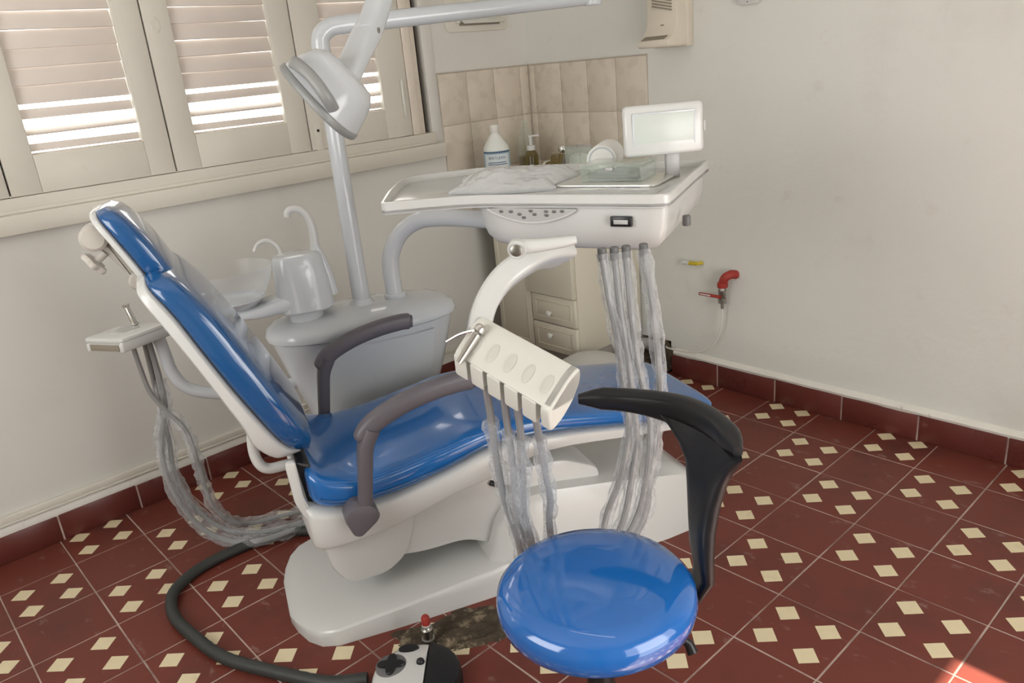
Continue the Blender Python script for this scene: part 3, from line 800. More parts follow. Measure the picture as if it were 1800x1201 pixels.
kp_o = [(.012 + .262 * k / 20, 1.243 - .036 * math.sin(PI * k / 20) ** .8) for k in range(21)]
kp = put('keypad', panel([(.012, 1.244)] + kp_o[1:-1] + [(.274, 1.244)], .0075), 'grey_panel', it, smooth=20)
for a, b in ((.055, 1.236), (.085, 1.236), (.110, 1.229), (.145, 1.238), (.155, 1.229), (.122, 1.220), (.190, 1.237), (.213, 1.237), (.236, 1.238), (.190, 1.227)):
    put('key', lathe([(.0065, 0), (.0065, .0015), (.005, .0022)], fpt(a, b, .0070), FN3, 12, 1, .62, FD3), 'grey_dark', kp)
put('keypad_edge', tube([fpt(a, b - .0015, .007) for a, b in kp_o], .0028, 6, 2), 'white', kp)
gz = 1.213
ga = put('gauge', box(*(fpt(.395, gz, .005)), .056, .012, .026, .002, FD3, FN3, (0, 0, 1)), 'black', it)
put('gauge_window', box(*(fpt(.395, gz - .001, .0108)), .038, .002, .011, .001, FD3, FN3, (0, 0, 1)), 'grey_panel', ga)
put('side_knob', join(lathe([(.010, 0), (.011, .003), (.011, .024), (.009, .027)], V((.552, -1.425, 1.168)), (0, 0, 1), 16)), 'grey_dark', it)
# brake handle under the front
j = V((.530, -2.005, 1.236)); 
hx = V((.085, .098, -.002)).normalized()
hd2 = put('brake_handle', join(tube([j + hx * .006, j + hx * .05, j + hx * .10 + V((0, 0, .003)), j + hx * .128 + V((0, 0, .006))], .012, 14, rfun=lambda u: .0175 - .008 * u), lathe([(.019, 0), (.021, .003), (.021, .030), (.017, .034)], j + V((.012, -.013, -.003)) * 1.0, (-.66, .75, 0), 20)), 'white', it)
put('bolt', lathe([(.013, 0), (.013, .003), (.009, .0045), (.003, .005)], j + V((.014, -.016, -.003)), (.66, -.75, 0), 18), 'steel_dark', hd2)
# curved arm down to the instrument holder
ca = catmull([V((.455, -1.80, 1.165)), V((.482, -1.885, 1.186)), V((.487, -1.945, 1.184)), V((.478, -2.015, 1.156)), V((.486, -2.075, 1.115)), V((.512, -2.125, 1.066))], 6)
put('holder_arm', sweep(ca, lambda i, u: sup2(.024 + .004 * math.sin(PI * u), .042 - .008 * u, 5, 20), up=(.75, -.4, .5)), 'white', it)

# instrument holder: moulded block with five finger-shaped rests
sec = [V(q) for q in ((.7453, -2.1807, .9915), (.7629, -2.1365, 1.0351), (.7796, -2.1118, 1.0449), (.7992, -2.1069, 1.0124), (.805, -2.1196, .9767), (.7989, -2.141, .9506), (.7814, -2.1682, .9379))]
HA = V((-.266, -.013, .064)); hl = HA.length; ha = HA.normalized()
c0 = sum(sec, V()) / len(sec)
sec = [c0 + (q - c0) * 1.20 - HA.normalized() * .010 for q in sec]
sec = [q - ha * (q - c0).dot(ha) for q in sec]
xa = (sec[1] - sec[0]).normalized()                    # up along the rest surface
na = ha.cross(xa).normalized()
if na.dot(V((1.76, -3.1, 1.6)) - c0) < 0: na = -na     # outwards from the rest surface
up_sec = [sec[0], sec[1], sec[2], sec[3], sec[4], sec[0].lerp(sec[4], .5)]
def rnd3(pts, r):
    out = []; m = len(pts)
    for i in range(m):
        p_ = pts[i]; a = pts[i - 1] - p_; b = pts[(i + 1) % m] - p_; rr_ = min(r, a.length * .45, b.length * .45)
        s_ = p_ + a.normalized() * rr_; e_ = p_ + b.normalized() * rr_
        for k in range(4):
            t_ = k / 3; out.append(s_ * (1 - t_) ** 2 + p_ * 2 * t_ * (1 - t_) + e_ * t_ * t_)
    return out
def extr(secpts, a, b, r=.008):
    q = rnd3(secpts, r); cc = sum(q, V()) / len(q)
    rings = []
    for d, f in ((a, .93), (a + .002, .98), (a + .006, 1), (b - .006, 1), (b - .002, .98), (b, .93)):
        rings.append([cc + (v - cc) * f + ha * d for v in q])
    return loft(rings)
low = [sec[0] + xa * .004, sec[0].lerp(sec[4], .62) + xa * .004, sec[5], sec[6]]
parts = [extr(up_sec, 0, hl, .012), extr([sec[0], sec[1], sec[2], sec[3], sec[4], sec[5], sec[6]], 0, .026, .012)]
pitch = (hl - .026) / 5
for k in range(5):
    a = .026 + pitch * k + .013; parts.append(extr(low, a, .026 + pitch * (k + 1) + .001, .006))
ih = put('instrument_holder', join(*parts), 'cream_plastic', it)
M['cream_plastic_rest'] = mat('rest_inlay', (.58, .57, .52), .5, var=.02)
for k in range(5):
    cpos = sec[0].lerp(sec[1], .60) + ha * (.026 + pitch * k + .012) + na * .0006
    put('finger_rest', lathe([(.0145, -.003), (.0145, .0008), (.013, .0014), (.004, .0010)], cpos, na, 20, .78, 1.45, ha), 'cream_plastic_rest', ih)

# hoses: from the table down, round and up to the holder
down = [[(.530, -1.735, 1.160), (.548, -1.739, 1.06), (.565, -1.732, .943), (.578, -1.730, .824), (.590, -1.735, .701), (.577, -1.762, .577), (.553, -1.798, .465)],
        [(.550, -1.714, 1.160), (.572, -1.724, 1.005), (.588, -1.722, .888), (.595, -1.720, .795), (.604, -1.722, .685), (.598, -1.745, .56), (.589, -1.775, .454)],
        [(.567, -1.690, 1.160), (.592, -1.708, 1.002), (.602, -1.703, .882), (.622, -1.702, .79), (.634, -1.703, .703), (.628, -1.723, .561), (.609, -1.748, .451)],
        [(.592, -1.655, 1.160), (.618, -1.664, 1.051), (.632, -1.665, .935), (.642, -1.672, .803), (.640, -1.688, .682), (.632, -1.709, .557), (.621, -1.735, .443)]]
upw = [[(.538, -2.090, .533), (.536, -2.118, .667), (.545, -2.137, .794), (.565, -2.155, .89), (.585, -2.176, .985)],
       [(.545, -2.075, .544), (.561, -2.108, .64), (.580, -2.120, .754), (.595, -2.136, .864), (.624, -2.163, .985)],
       [(.556, -2.065, .531), (.572, -2.094, .639), (.595, -2.106, .753), (.617, -2.120, .85), (.652, -2.155, .975)],
       [(.580, -2.025, .564), (.610, -2.044, .658), (.629, -2.069, .748), (.645, -2.093, .847), (.694, -2.148, .968)]]
for k in range(4):
    d, u_ = down[k], upw[k]
    lo = (V(d[-1]) + V(u_[0])) / 2; lz = .20 + .03 * k
    P = [V(q) for q in d] + [V((.55 + .012 * k, -1.84, .33)), V((lo.x - .01, lo.y, lz)), V((u_[0][0], u_[0][1] + .02, .37))] + [V(q) for q in u_]
    ho = put('hose', tube(P, .0085, 8, 6), 'hose_grey', it)
    put('plastic_sleeve', crinkle(P[0:-1], .0165 + .001 * (k % 2), k + 4, 10, 9), 'sleeve', ho)
    put('hose_socket', lathe([(.010, 0), (.011, .004), (.011, .03), (.009, .032)], V(d[0]) - V((0, 0, .018)), (0, 0, 1), 14), 'grey_dark', ho)
# x-ray viewer on its post
VX = V((.66, .75, 0)).normalized(); VY = V((-.75, .66, 0)); vc = V((.395, -1.31, 1.400))
put('viewer_post', box(*(vc + VX * .030 + VY * .028 + V((0, 0, -.085))), .040, .024, .110, .006, VX, VY), 'grey_panel', it)
vw = put('viewer', box(*vc, .220, .026, .136, .010, VX, VY, V((VY * .06 + V((0, 0, 1))).normalized())), 'white', it)
fr_ = vc - VY * .0135
put('viewer_frame', join(box(*(fr_ + V((0, 0, .045))), .170, .004, .005, .001, VX, VY), box(*(fr_ - V((0, 0, .042))), .170, .004, .005, .001, VX, VY), box(*(fr_ + VX * .084), .005, .004, .09, .001, VX, VY), box(*(fr_ - VX * .084), .005, .004, .09, .001, VX, VY)), 'white_cool', vw)
put('viewer_panel', box(*fr_, .166, .003, .086, .001, VX, VY), 'film_screen', vw)
put('viewer_switch', box(*(vc + VX * .113), .008, .012, .030, .002, VX, VY), 'grey_panel', vw)

# syringe resting in the first slot
sy0 = sec[0].lerp(sec[1], .5) + ha * (.026 + pitch * 4 + .016) + na * .012
sy = thing('air_water_syringe', 'chrome air and water syringe in the leftmost slot of the holder', 'syringe', tuple(sy0 - xa * .04))
put('body', tube([sy0 - xa * .045, sy0 - xa * .01, sy0 + xa * .024], .009, 14, rfun=lambda u: .008 + .003 * u), 'chrome', sy)
hd0 = sy0 + xa * .028
put('head', lathe([(.009, 0), (.0125, .003), (.0125, .012), (.009, .018), (.004, .020)], hd0, xa, 16), 'chrome', sy)
ln = V((-.62, -.35, -.10)).normalized()
put('nozzle', tube([hd0 + xa * .008, hd0 + ln * .025 + xa * .006, hd0 + ln * .045, hd0 + ln * .064 - xa * .014], .003, 8, rfun=lambda u: .0042 - .002 * u), 'chrome', sy)

# ---- things lying on the table
def bag():
    c = V((-.01, -1.515)); nx, ny = 44, 34
    ax = V((.86, .50)).normalized(); ay = V((-.55, .84)).normalized()
    vs = []
    for lay in (0, 1):
        for jj in range(ny):
            for ii in range(nx):
                u = ii / (nx - 1) * 2 - 1; v = jj / (ny - 1) * 2 - 1
                q = c + ax * u * (.165 + .02 * math.sin(v * 3)) + ay * v * (.155 + .02 * math.cos(u * 2.3))
                env = max(0, (1 - abs(u) ** 2.6) * (1 - abs(v) ** 2.6))
                h = .006 + .040 * env ** .6 * (1 + .6 * mnoise.noise(V((u * 1.3, v * 1.3, 2)))) + .010 * abs(mnoise.noise(V((u * 3.2, v * 3.6, 5)))) + .004 * mnoise.noise(V((u * 8, v * 8, 8)))
                z = 1.2635 + (max(.002, h) if lay else 0.0)
                vs.append(V((q.x, q.y, z)))
    fs = []; N_ = nx * ny
    for lay in (0, 1):
        for jj in range(ny - 1):
            for ii in range(nx - 1):
                a = lay * N_ + jj * nx + ii; fs.append((a, a + 1, a + nx + 1, a + nx))
    edge = [i for i in range(nx)] + [jj * nx + nx - 1 for jj in range(1, ny)] + [(ny - 1) * nx + i for i in range(nx - 2, -1, -1)] + [jj * nx for jj in range(ny - 2, 0, -1)]
    for a, b in zip(edge, edge[1:] + edge[:1]): fs.append((a, b, N_ + b, N_ + a))
    return vs, fs


single('plastic_bag', bag(), 'bag', 'crumpled clear plastic bag of supplies lying on the instrument table', 'plastic bag', smooth=180)
SX = V((.95, .31, 0)).normalized(); SY = V((-.31, .95, 0)); sc_ = V((.285, -1.385, 1.2635))
st_ = poly_prism([(q.x, q.y) for q in round_poly([V((sc_ + SX * a + SY * b)[:2]) for a, b in ((-.15, -.10), (.15, -.10), (.15, .11), (-.15, .11))], .02, 4)], 1.2635, 1.271, .003)
single('instrument_tray', st_, 'steel_tray', 'flat metal tray under the clear box on the instrument table', 'tray')
bxc = V((.285, -1.375, 1.271))
tp_ = thing('plastic_box', 'clear lidded plastic box standing on the flat metal tray', 'box', tuple(bxc))
put('box_body', join(box(*(bxc + V((0, 0, .003))), .180, .125, .005, .001, SX, SY), box(*(bxc + V((0, 0, .020)) - SY * .061), .180, .003, .034, .001, SX, SY), box(*(bxc + V((0, 0, .020)) + SY * .061), .180, .003, .034, .001, SX, SY), box(*(bxc + V((0, 0, .020)) + SX * .0885), .003, .125, .034, .001, SX, SY), box(*(bxc + V((0, 0, .020)) - SX * .0885), .003, .125, .034, .001, SX, SY)), 'clear', tp_)
put('box_lid', join(box(*(bxc + V((0, 0, .047))), .184, .129, .004, .001, SX, SY), box(*(bxc + V((0, 0, .042)) - SY * .063), .184, .003, .012, .001, SX, SY), box(*(bxc + V((0, 0, .042)) + SY * .063), .184, .003, .012, .001, SX, SY)), 'clear', tp_)
put('contents', box(*(bxc + V((0, 0, .016))), .150, .095, .014, .003, SX, SY), 'hose_grey', tp_)
put('latch', box(*(bxc + V((0, 0, .036)) - SY * .066), .022, .004, .009, .001, SX, SY), 'grey_panel', tp_)
rd = V((-.50, .80, 0)).normalized(); r0 = V((.170, -1.315, 1.3095))
ro = thing('paper_roll', 'white paper roll lying behind the clear box', 'paper roll', (r0.x, r0.y, 1.2635))
put('paper', lathe([(.005, 0), (.044, 0), (.0455, .002), (.0455, .155), (.044, .157), (.018, .157)], r0, rd, 30), 'paper', ro)
put('core', lathe([(.001, .001), (.034, .001), (.036, -.0015), (.040, -.0015), (.041, .001)], r0, rd, 28), 'white_cool', ro)
def sheet():
    vs, fs = [], []; n = 26
    a0 = V((.21, -1.665)); 
    for jj in range(n):
        for ii in range(n):
            u, v = ii / (n - 1), jj / (n - 1)
            q = V((.20, -1.700)) + SX.xy * (u * .36) + SY.xy * (v * .22)
            z = 1.2628 + .0006 + .003 * abs(mnoise.noise(V((u * 4, v * 5, 3))))
            vs.append(V((q.x, q.y, z)))
    for jj in range(n - 1):
        for ii in range(n - 1): a = jj * n + ii; fs.append((a, a + 1, a + n + 1, a + n))
    return vs, fs
single('plastic_film', sheet(), 'bag', 'thin clear film spread over the front of the instrument table', 'plastic film', smooth=180)

# ================================================================ STOOL
SCX, SCY = .818, -2.130
stl = thing('operator_stool', 'round blue operator stool with a curved black back support', 'stool', (SCX, SCY, 0))
put('seat', lathe([(.02, .498), (.15, .500), (.188, .508), (.203, .524), (.209, .548), (.205, .571), (.190, .588), (.155, .597), (.08, .601), (.001, .602)], (SCX, SCY, 0), seg=64), 'blue_stool', stl, smooth=60)
put('seat_plate', lathe([(.04, .472), (.13, .478), (.15, .488), (.15, .500), (.03, .501)], (SCX, SCY, 0), seg=32), 'black', stl)
put('column', lathe([(.040, .06), (.040, .30), (.030, .305), (.030, .48), (.02, .482)], (SCX, SCY, 0), seg=24), 'black', stl)
for k in range(5):
    a = math.radians(58 + 72 * k); d = V((math.cos(a), math.sin(a), 0))
    c_ = V((SCX, SCY, 0))
    lg = put('leg', sweep(catmull([c_ + d * .02 + V((0, 0, .105)), c_ + d * .12 + V((0, 0, .098)), c_ + d * .25 + V((0, 0, .078))], 4), lambda i, u: sup2(.030 - .010 * u, .020 - .006 * u, 3, 14), up=(0, 0, 1)), 'black', stl)
    wa = V((-d.y, d.x, 0)); cw = c_ + d * .247 + V((0, 0, .026))
    put('caster', join(lathe([(.010, -.020), (.025, -.018), (.026, -.004), (.010, -.003), (.010, .003), (.026, .004), (.025, .018), (.010, .020)], cw, wa, 20), lathe([(.008, 0), (.008, .05)], c_ + d * .247 + V((0, 0, .028)), seg=10)), 'black', lg)
put('height_lever', tube([V((SCX + .05, SCY + .045, .455)), V((SCX + .11, SCY + .105, .44)), V((SCX + .135, SCY + .128, .425)), V((SCX + .150, SCY + .128, .405))], .008, 10, rfun=lambda u: .006 + .006 * u), 'black', stl)
# back support: bracket rising from the seat and a pad curving round behind it
def around(ang, r, z): a = math.radians(ang); return V((.800 + math.cos(a) * r, -2.112 + math.sin(a) * r, z))
arc = []
for k in range(27):
    u = k / 26; ang = 136 - 88 * u
    arc.append(around(ang, .318 - .018 * u, .846))
def padsec(i, u):
    e = min(1, .45 + u * 5) * min(1, .40 + (1 - u) * 6)
    return sup2(.024 * e, (.024 + .014 * math.exp(-((u - .62) / .28) ** 2)) * e, 3, 18)
pad_m = sweep(arc, padsec, up=(0, 0, 1))
br = []
for z, a, r, hw, th in ((.488, 54, .150, .026, .006), (.496, 54, .215, .034, .008), (.545, 54, .240, .042, .015), (.60, 56, .238, .044, .018), (.66, 58, .242, .046, .020), (.72, 61, .254, .056, .022), (.77, 64, .270, .072, .022), (.795, 67, .281, .095, .022), (.818, 69, .289, .122, .020), (.836, 71, .295, .145, .016)):
    ring_ = []
    for x, y_ in sup2(hw, th, 3, 24):
        ring_.append(around(a + math.degrees(x / r), r + y_, z + .10 * 0))
    br.append(ring_)
put('back_support', join(pad_m, loft(br)), 'black', stl)

# ================================================================ FOOT CONTROL, HOSE, FLOOR VALVE, BROKEN FLOOR
fcx = V((.215, -2.238, 0)); FR = V((.674, .733, 0)).normalized(); FF = V((-.733, .674, 0))
fc = thing('foot_control', 'round black and white foot control on the floor beside the blue stool', 'foot pedal', tuple(fcx))
circ = lambda f, z, a0=0, a1=360, n=60: [fcx + FR * (.128 * f * math.cos(math.radians(a0 + (a1 - a0) * k / n))) + FF * (.125 * f * math.sin(math.radians(a0 + (a1 - a0) * k / n))) + V((0, 0, z)) for k in range(n)]
put('base', loft([circ(.98, .0), circ(1.0, .004), circ(1.0, .018), circ(.97, .024)]), 'black', fc)
def half(a0, a1, zs, cutx):
    rings = []
    for f, z in zs:
        pts = [q for q in circ(f, z, 0, 360, 96)]
        rings.append([fcx + FR * (max(min((q - fcx).dot(FR), cutx[1]), cutx[0])) + FF * (q - fcx).dot(FF) + V((0, 0, z)) for q in pts])
    return loft(rings)
put('white_cover', half(0, 0, [(.97, .024), (.965, .034), (.93, .044), (.82, .052), (.5, .058), (.05, .060)], (-.13, .026)), 'white', fc)
put('pedal', half(0, 0, [(.98, .024), (.98, .042), (.95, .049), (.82, .054), (.4, .057), (.05, .058)], (.031, .13)), 'black', fc)
qc = V((.150, -2.274, 0))
ql = [qc + (FR * math.cos(a) + FF * math.sin(a)) * (.030 + .010 * math.cos(4 * a)) for a in [2 * PI * k / 60 for k in range(60)]]
def flat(pts, z0, z1):
    c = sum(pts, V()) / len(pts)
    return loft([[V((q.x, q.y, z0)) for q in pts], [V((q.x, q.y, z1 - .002)) for q in pts], [V((c.x + (q.x - c.x) * .94, c.y + (q.y - c.y) * .94, z1)) for q in pts]])
put('direction_pad_ring', flat([qc + FR * (.044 * math.cos(2 * PI * k / 40)) + FF * (.044 * math.sin(2 * PI * k / 40)) for k in range(40)], .046, .0595), 'grey_dark', fc)
put('direction_pad', flat(ql, .058, .066), 'black', fc)
oc = V((.130, -2.200, 0))
put('rear_button', flat([oc + FR * (.030 * math.cos(2 * PI * k / 30)) + FF * (.016 * math.sin(2 * PI * k / 30)) for k in range(30)], .040, .058), 'black', fc)
put('round_button', lathe([(.011, 0), (.012, .004), (.010, .012), (.005, .016), (.001, .017)], (.204, -2.212, .055), seg=20), 'black', fc)

hp_ = [(-.66, -2.04, .03), (-.751, -2.102, .022), (-.80, -2.20, .020), (-.822, -2.32, .019), (-.812, -2.45, .019), (-.765, -2.545, .019), (-.70, -2.590, .019), (-.60, -2.612, .019), (-.463, -2.604, .019), (-.30, -2.578, .019), (-.148, -2.511, .019), (.007, -2.430, .019), (.06, -2.385, .019), (.105, -2.33, .020)]
ho_ = catmull(hp_, 10)
def ribs(i, u):
    r = .0185 + .0012 * (i % 2); return [(r * math.cos(2 * PI * k / 14), r * math.sin(2 * PI * k / 14)) for k in range(14)]
single('ribbed_hose', sweep(ho_, ribs), 'rubber', 'thick black ribbed hose curling over the tiles to the foot control', 'hose')

fv = thing('floor_valve', 'short metal floor pipe with a red cap beside the chair base', 'pipe', (.098, -2.112, 0))
vb = V((.098, -2.112, 0))
put('pipe', lathe([(.018, 0), (.020, .004), (.020, .018), (.015, .020), (.015, .034), (.018, .036), (.018, .052), (.014, .056), (.012, .062)], vb, seg=18), 'steel_dark', fv)
put('washer', lathe([(.012, 0), (.0135, .002), (.0135, .006), (.011, .008)], vb + V((0, 0, .062)), seg=18), 'white', fv)
put('cap', lathe([(.0125, 0), (.013, .004), (.0125, .024), (.009, .030), (.001, .031)], vb + V((0, 0, .068)), seg=18), 'red_paint', fv)

def dirt_patch(cx, cy, ax, ay, rot, h, seed, n=46):
    vs, fs = [], []; ca_, sa_ = math.cos(rot), math.sin(rot)
    for jj in range(n):
        for ii in range(n):
            u, v = ii / (n - 1) * 2 - 1, jj / (n - 1) * 2 - 1
            rr_ = math.hypot(u, v); edge = .72 + .30 * mnoise.noise(V((u * 2.1, v * 2.1, seed)))
            env = max(0, min(1, (edge - rr_) * 4))
            z = -.0022 + env * (.0035 + h * abs(mnoise.noise(V((u * 4, v * 4, seed + 3)))) + .004 * abs(mnoise.noise(V((u * 14, v * 14, seed)))))
            vs.append(V((cx + (u * ax * ca_ - v * ay * sa_), cy + (u * ax * sa_ + v * ay * ca_), z)))
    for jj in range(n - 1):
        for ii in range(n - 1): a = jj * n + ii; fs.append((a, a + 1, a + n + 1, a + n))
    return vs, fs
o = single('rubble', dirt_patch(.118, -2.01, .30, .125, math.radians(64), .022, 3, 60), 'dirt', 'dark crumbled rubble and dirt along the chair base edge', 'rubble', kind='stuff', smooth=30)

# ================================================================ GROUND BOX AND PIPES AT THE WALL
gb = thing('junction_box', 'low white junction box with an oval badge behind the footrest', 'junction box', (-.54, -.60, 0))
gpts = [(-.715, -.745), (-.738, -.555), (-.690, -.480), (-.60, -.452), (-.36, -.50), (-.30, -.56), (-.34, -.80), (-.60, -.83)]
g_o = [V(q) for q in round_poly([V(q) for q in gpts], .05, 4)]; gcn = V((-.535, -.63))
gr = lambda f, z: [V((gcn.x + (q.x - gcn.x) * f, gcn.y + (q.y - gcn.y) * f, z)) for q in g_o]
put('cover', loft([gr(1.06, 0), gr(1.06, .01), gr(1.02, .20), gr(1.0, .24), gr(.96, .256), gr(.88, .262), gr(.4, .266)]), 'white', gb)
put('badge', lathe([(.030, 0), (.030, .002), (.027, .003), (.026, .0022), (.004, .0022)], (-.590, -.582, .2630), (0, 0, 1), 28, 1, .62, (.65, .75, 0)), 'grey_panel', gb)
pw = thing('waste_pipe', 'grey corrugated pipe bending out of the wall hole', 'pipe', (-.66, -.12, .0))
def corr(i, u): r = .026 + .003 * (i % 2); return [(r * math.cos(2 * PI * k / 16), r * math.sin(2 * PI * k / 16)) for k in range(16)]
put('corrugated_pipe', sweep(catmull([(-.68, .05, .11), (-.68, -.03, .135), (-.675, -.10, .175), (-.665, -.20, .18), (-.63, -.32, .14), (-.60, -.44, .10)], 7), corr), 'pvc_grey', pw)
single('supply_pipe', tube([(-.62, .05, .05), (-.60, -.05, .052), (-.575, -.16, .045), (-.55, -.30, .04), (-.53, -.43, .04)], .010, 10), 'sponge_blue', 'thin blue supply pipe running from the wall hole to the junction box', 'pipe')

# ---- wall fittings on the right wall
yv = thing('yellow_pipe_stub', 'small yellow and white pipe stub on the right wall', 'pipe', (-.43, YR, .60))
put('stub', tube([(-.392, YR - .022, .617), (-.44, YR - .022, .615)], .0095, 12, smooth=False), 'yellow', yv)
put('stub_end', tube([(-.44, YR - .022, .615), (-.478, YR - .022, .614)], .0115, 12, smooth=False), 'white', yv)
put('stub_bend', tube([(-.40, YR - .022, .617), (-.385, YR - .010, .618), (-.38, YR, .618)], .0085, 10), 'yellow', yv)
rv = thing('water_valve', 'red pipe elbow with a metal ball valve and red lever', 'valve', (-.22, YR, .43))
put('elbow', join(tube([(-.195, YR, .585), (-.205, YR - .03, .590), (-.222, YR - .048, .578), (-.234, YR - .050, .553)], .021, 14, 5), lathe([(.024, 0), (.025, .002), (.025, .022), (.022, .024)], (-.235, YR - .050, .530), (0, 0, 1), 14)), 'red_paint', rv)
put('valve_body', join(lathe([(.015, 0), (.020, .003), (.020, .025), (.014, .028), (.018, .035), (.018, .055), (.020, .060), (.020, .075), (.016, .08)], (-.236, YR - .050, .450), (0, 0, 1), 8), lathe([(.008, 0), (.008, .03)], (-.236, YR - .050, .425), (0, 0, 1), 12)), 'steel_dark', rv)
put('lever', join(box(-.295, YR - .070, .487, .115, .012, .014, .003), lathe([(.008, 0), (.008, .024)], (-.238, YR - .050, .487), (0, -1, 0), 12)), 'red_paint', rv)
put('lever_mark', box(-.315, YR - .0765, .488, .060, .002, .006, .0008), 'white', rv)
single('thin_water_tube', tube([(-.236, YR - .050, .428), (-.238, YR - .05, .36), (-.262, YR - .045, .28), (-.32, YR - .04, .20), (-.40, YR - .040, .162), (-.50, YR - .040, .153), (-.575, YR - .035, .150), (-.62, YR + .02, .14)], .0045, 8, 8), 'pipe_clear', 'thin clear water tube curving from the red valve to the wall hole', 'tube')
so = thing('wall_switch_box', 'small white electrical box high on the right wall', 'switch box', (-.135, YR, 1.745))
put('box', ab(-.182, -.092, YR - .022, YR, 1.745, 1.875, .006), 'plaster', so)
put('plate', ab(-.187, -.087, YR - .026, YR - .021, 1.750, 1.870, .002), 'white', so)
put('screw', lathe([(.003, 0), (.003, .002)], (-.137, YR - .0255, 1.756), (0, -1, 0), 8), 'grey_dark', so)

dr = thing('hand_towel_dispenser', 'beige wall dispenser with a protruding tray above the backsplash', 'dispenser', (-.53, YR, 1.615))
def xprism(prof, x0, x1, bev=.008):
    vs, fs = poly_prism(prof, x0, x1, bev); return [V((v.z, v.x, v.y)) for v in vs], fs
put('housing', xprism(rp([(YR, 1.612), (-.185, 1.612), (-.187, 1.640), (-.150, 1.656), (-.118, 1.70), (-.112, 1.76), (-.128, 2.02), (YR, 2.04)], .012), -.590, -.425, .008), 'beige_plastic', dr)
put('backplate', ab(-.600, -.418, YR - .045, YR, 1.608, 2.05, .004), 'beige_plastic', dr)
put('tray_recess', box(-.512, -.155, 1.6545, .125, .050, .004, .001, (1, 0, 0), (0, .90, .42), (0, -.42, .90)), 'beige_dark', dr)
put('sensor', box(-.502, -.117, 1.690, .022, .006, .030, .002), 'beige_dark', dr)
for k in range(6):
    put('vent_slot', box(-.505, -.1155, 1.772 + .012 * k, .105, .006, .005, .001, (1, 0, -.22), (0, 1, 0), (.22, 0, 1)), 'beige_dark', dr)

# soap dish plate on the window wall beside the backsplash
sd_ = thing('wall_soap_holder', 'pale plastic holder plate with a slot high beside the window', 'holder', (XL, -.35, 1.77))
def yprism_plate(y0, y1, z0, z1, x1, r=.02):
    o2 = [V((a, b)) for a, b in ((y0, z0), (y1, z0), (y1, z1), (y0, z1))]
    vs, fs = poly_prism([(q.x, q.y) for q in round_poly(o2, r, 5)], 0, x1, .003)
    return [V((XL + v.z, v.x, v.y)) for v in vs], fs
put('plate', yprism_plate(-.545, -.135, 1.772, 1.99, .008, .03), 'shutter_paint', sd_)
put('slot_lip', box(XL + .022, -.315, 1.822, .04, .27, .010, .004, (.8, 0, -.6), (0, 1, 0), (.6, 0, .8)), 'cream_plastic', sd_)
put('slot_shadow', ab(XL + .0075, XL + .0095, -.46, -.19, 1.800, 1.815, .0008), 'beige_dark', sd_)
put('peg', lathe([(.012, 0), (.014, .003), (.012, .012), (.004, .014)], (XL + .008, -.472, 1.822), (1, 0, 0), 14), 'cream_plastic', sd_)

# ================================================================ SINK CABINET AND WHAT STANDS ON IT
cb = thing('sink_cabinet', 'cream sink cabinet with panelled doors and two drawers in the corner', 'cabinet', (-1.03, -.26, 0))
X0, X1, YF = -1.320, -.752, -.500
put('body', ab(X0, X1, YF, YR - .02, .205, .955, .003), 'cab_paint', cb)
put('plinth', ab(X0 + .03, X1 - .03, YF + .06, YR - .03, .0, .205, .002), 'wall_grey', cb)
def front(name, x0, x1, z0, z1, knob=None, knobname='knob'):
    d = put(name, join(ab(x0, x1, YF - .018, YF, z0, z1, .003), ), 'cab_paint', cb)
    g = .026
    bars = [ab(x0 + g, x1 - g, YF - .021, YF - .017, z0 + g, z0 + g + .007, .002), ab(x0 + g, x1 - g, YF - .021, YF - .017, z1 - g - .007, z1 - g, .002), ab(x0 + g, x0 + g + .007, YF - .021, YF - .017, z0 + g, z1 - g, .002), ab(x1 - g - .007, x1 - g, YF - .021, YF - .017, z0 + g, z1 - g, .002)]
    put('moulding', join(*bars), 'cab_paint', d)
    if knob: put('knob', lathe([(.006, 0), (.006, .010), (.014, .016), (.016, .023), (.012, .031), (.001, .034)], (knob[0], YF - .018, knob[1]), (0, -1, 0), 18), 'cream_plastic', d)
    return d
front('door', X0 + .006, -1.064, .205, .92)
front('drawer', -1.056, X1 - .004, .207, .352, (-.925, .296))
front('drawer', -1.056, X1 - .004, .358, .502, (-.923, .415))
ud = put('door', ab(-1.066, X1 - .002, YF - .030, YF - .002, .508, .92, .003), 'cab_paint', cb)
put('moulding', tube([(-.885, YF - .031, .775), (-.86, YF - .032, .742), (-.825, YF - .032, .728), (-.80, YF - .031, .730)], .004, 8), 'cream_plastic', ud)
single('worktop', join(ab(XL + .012, -.715, -.535, YR - .012, .955, 1.0, .006), ab(XL + .012, X0, -.50, -.48, .80, .955, .002)), 'worktop', 'grey worktop over the corner cabinet below the beige backsplash', 'worktop')

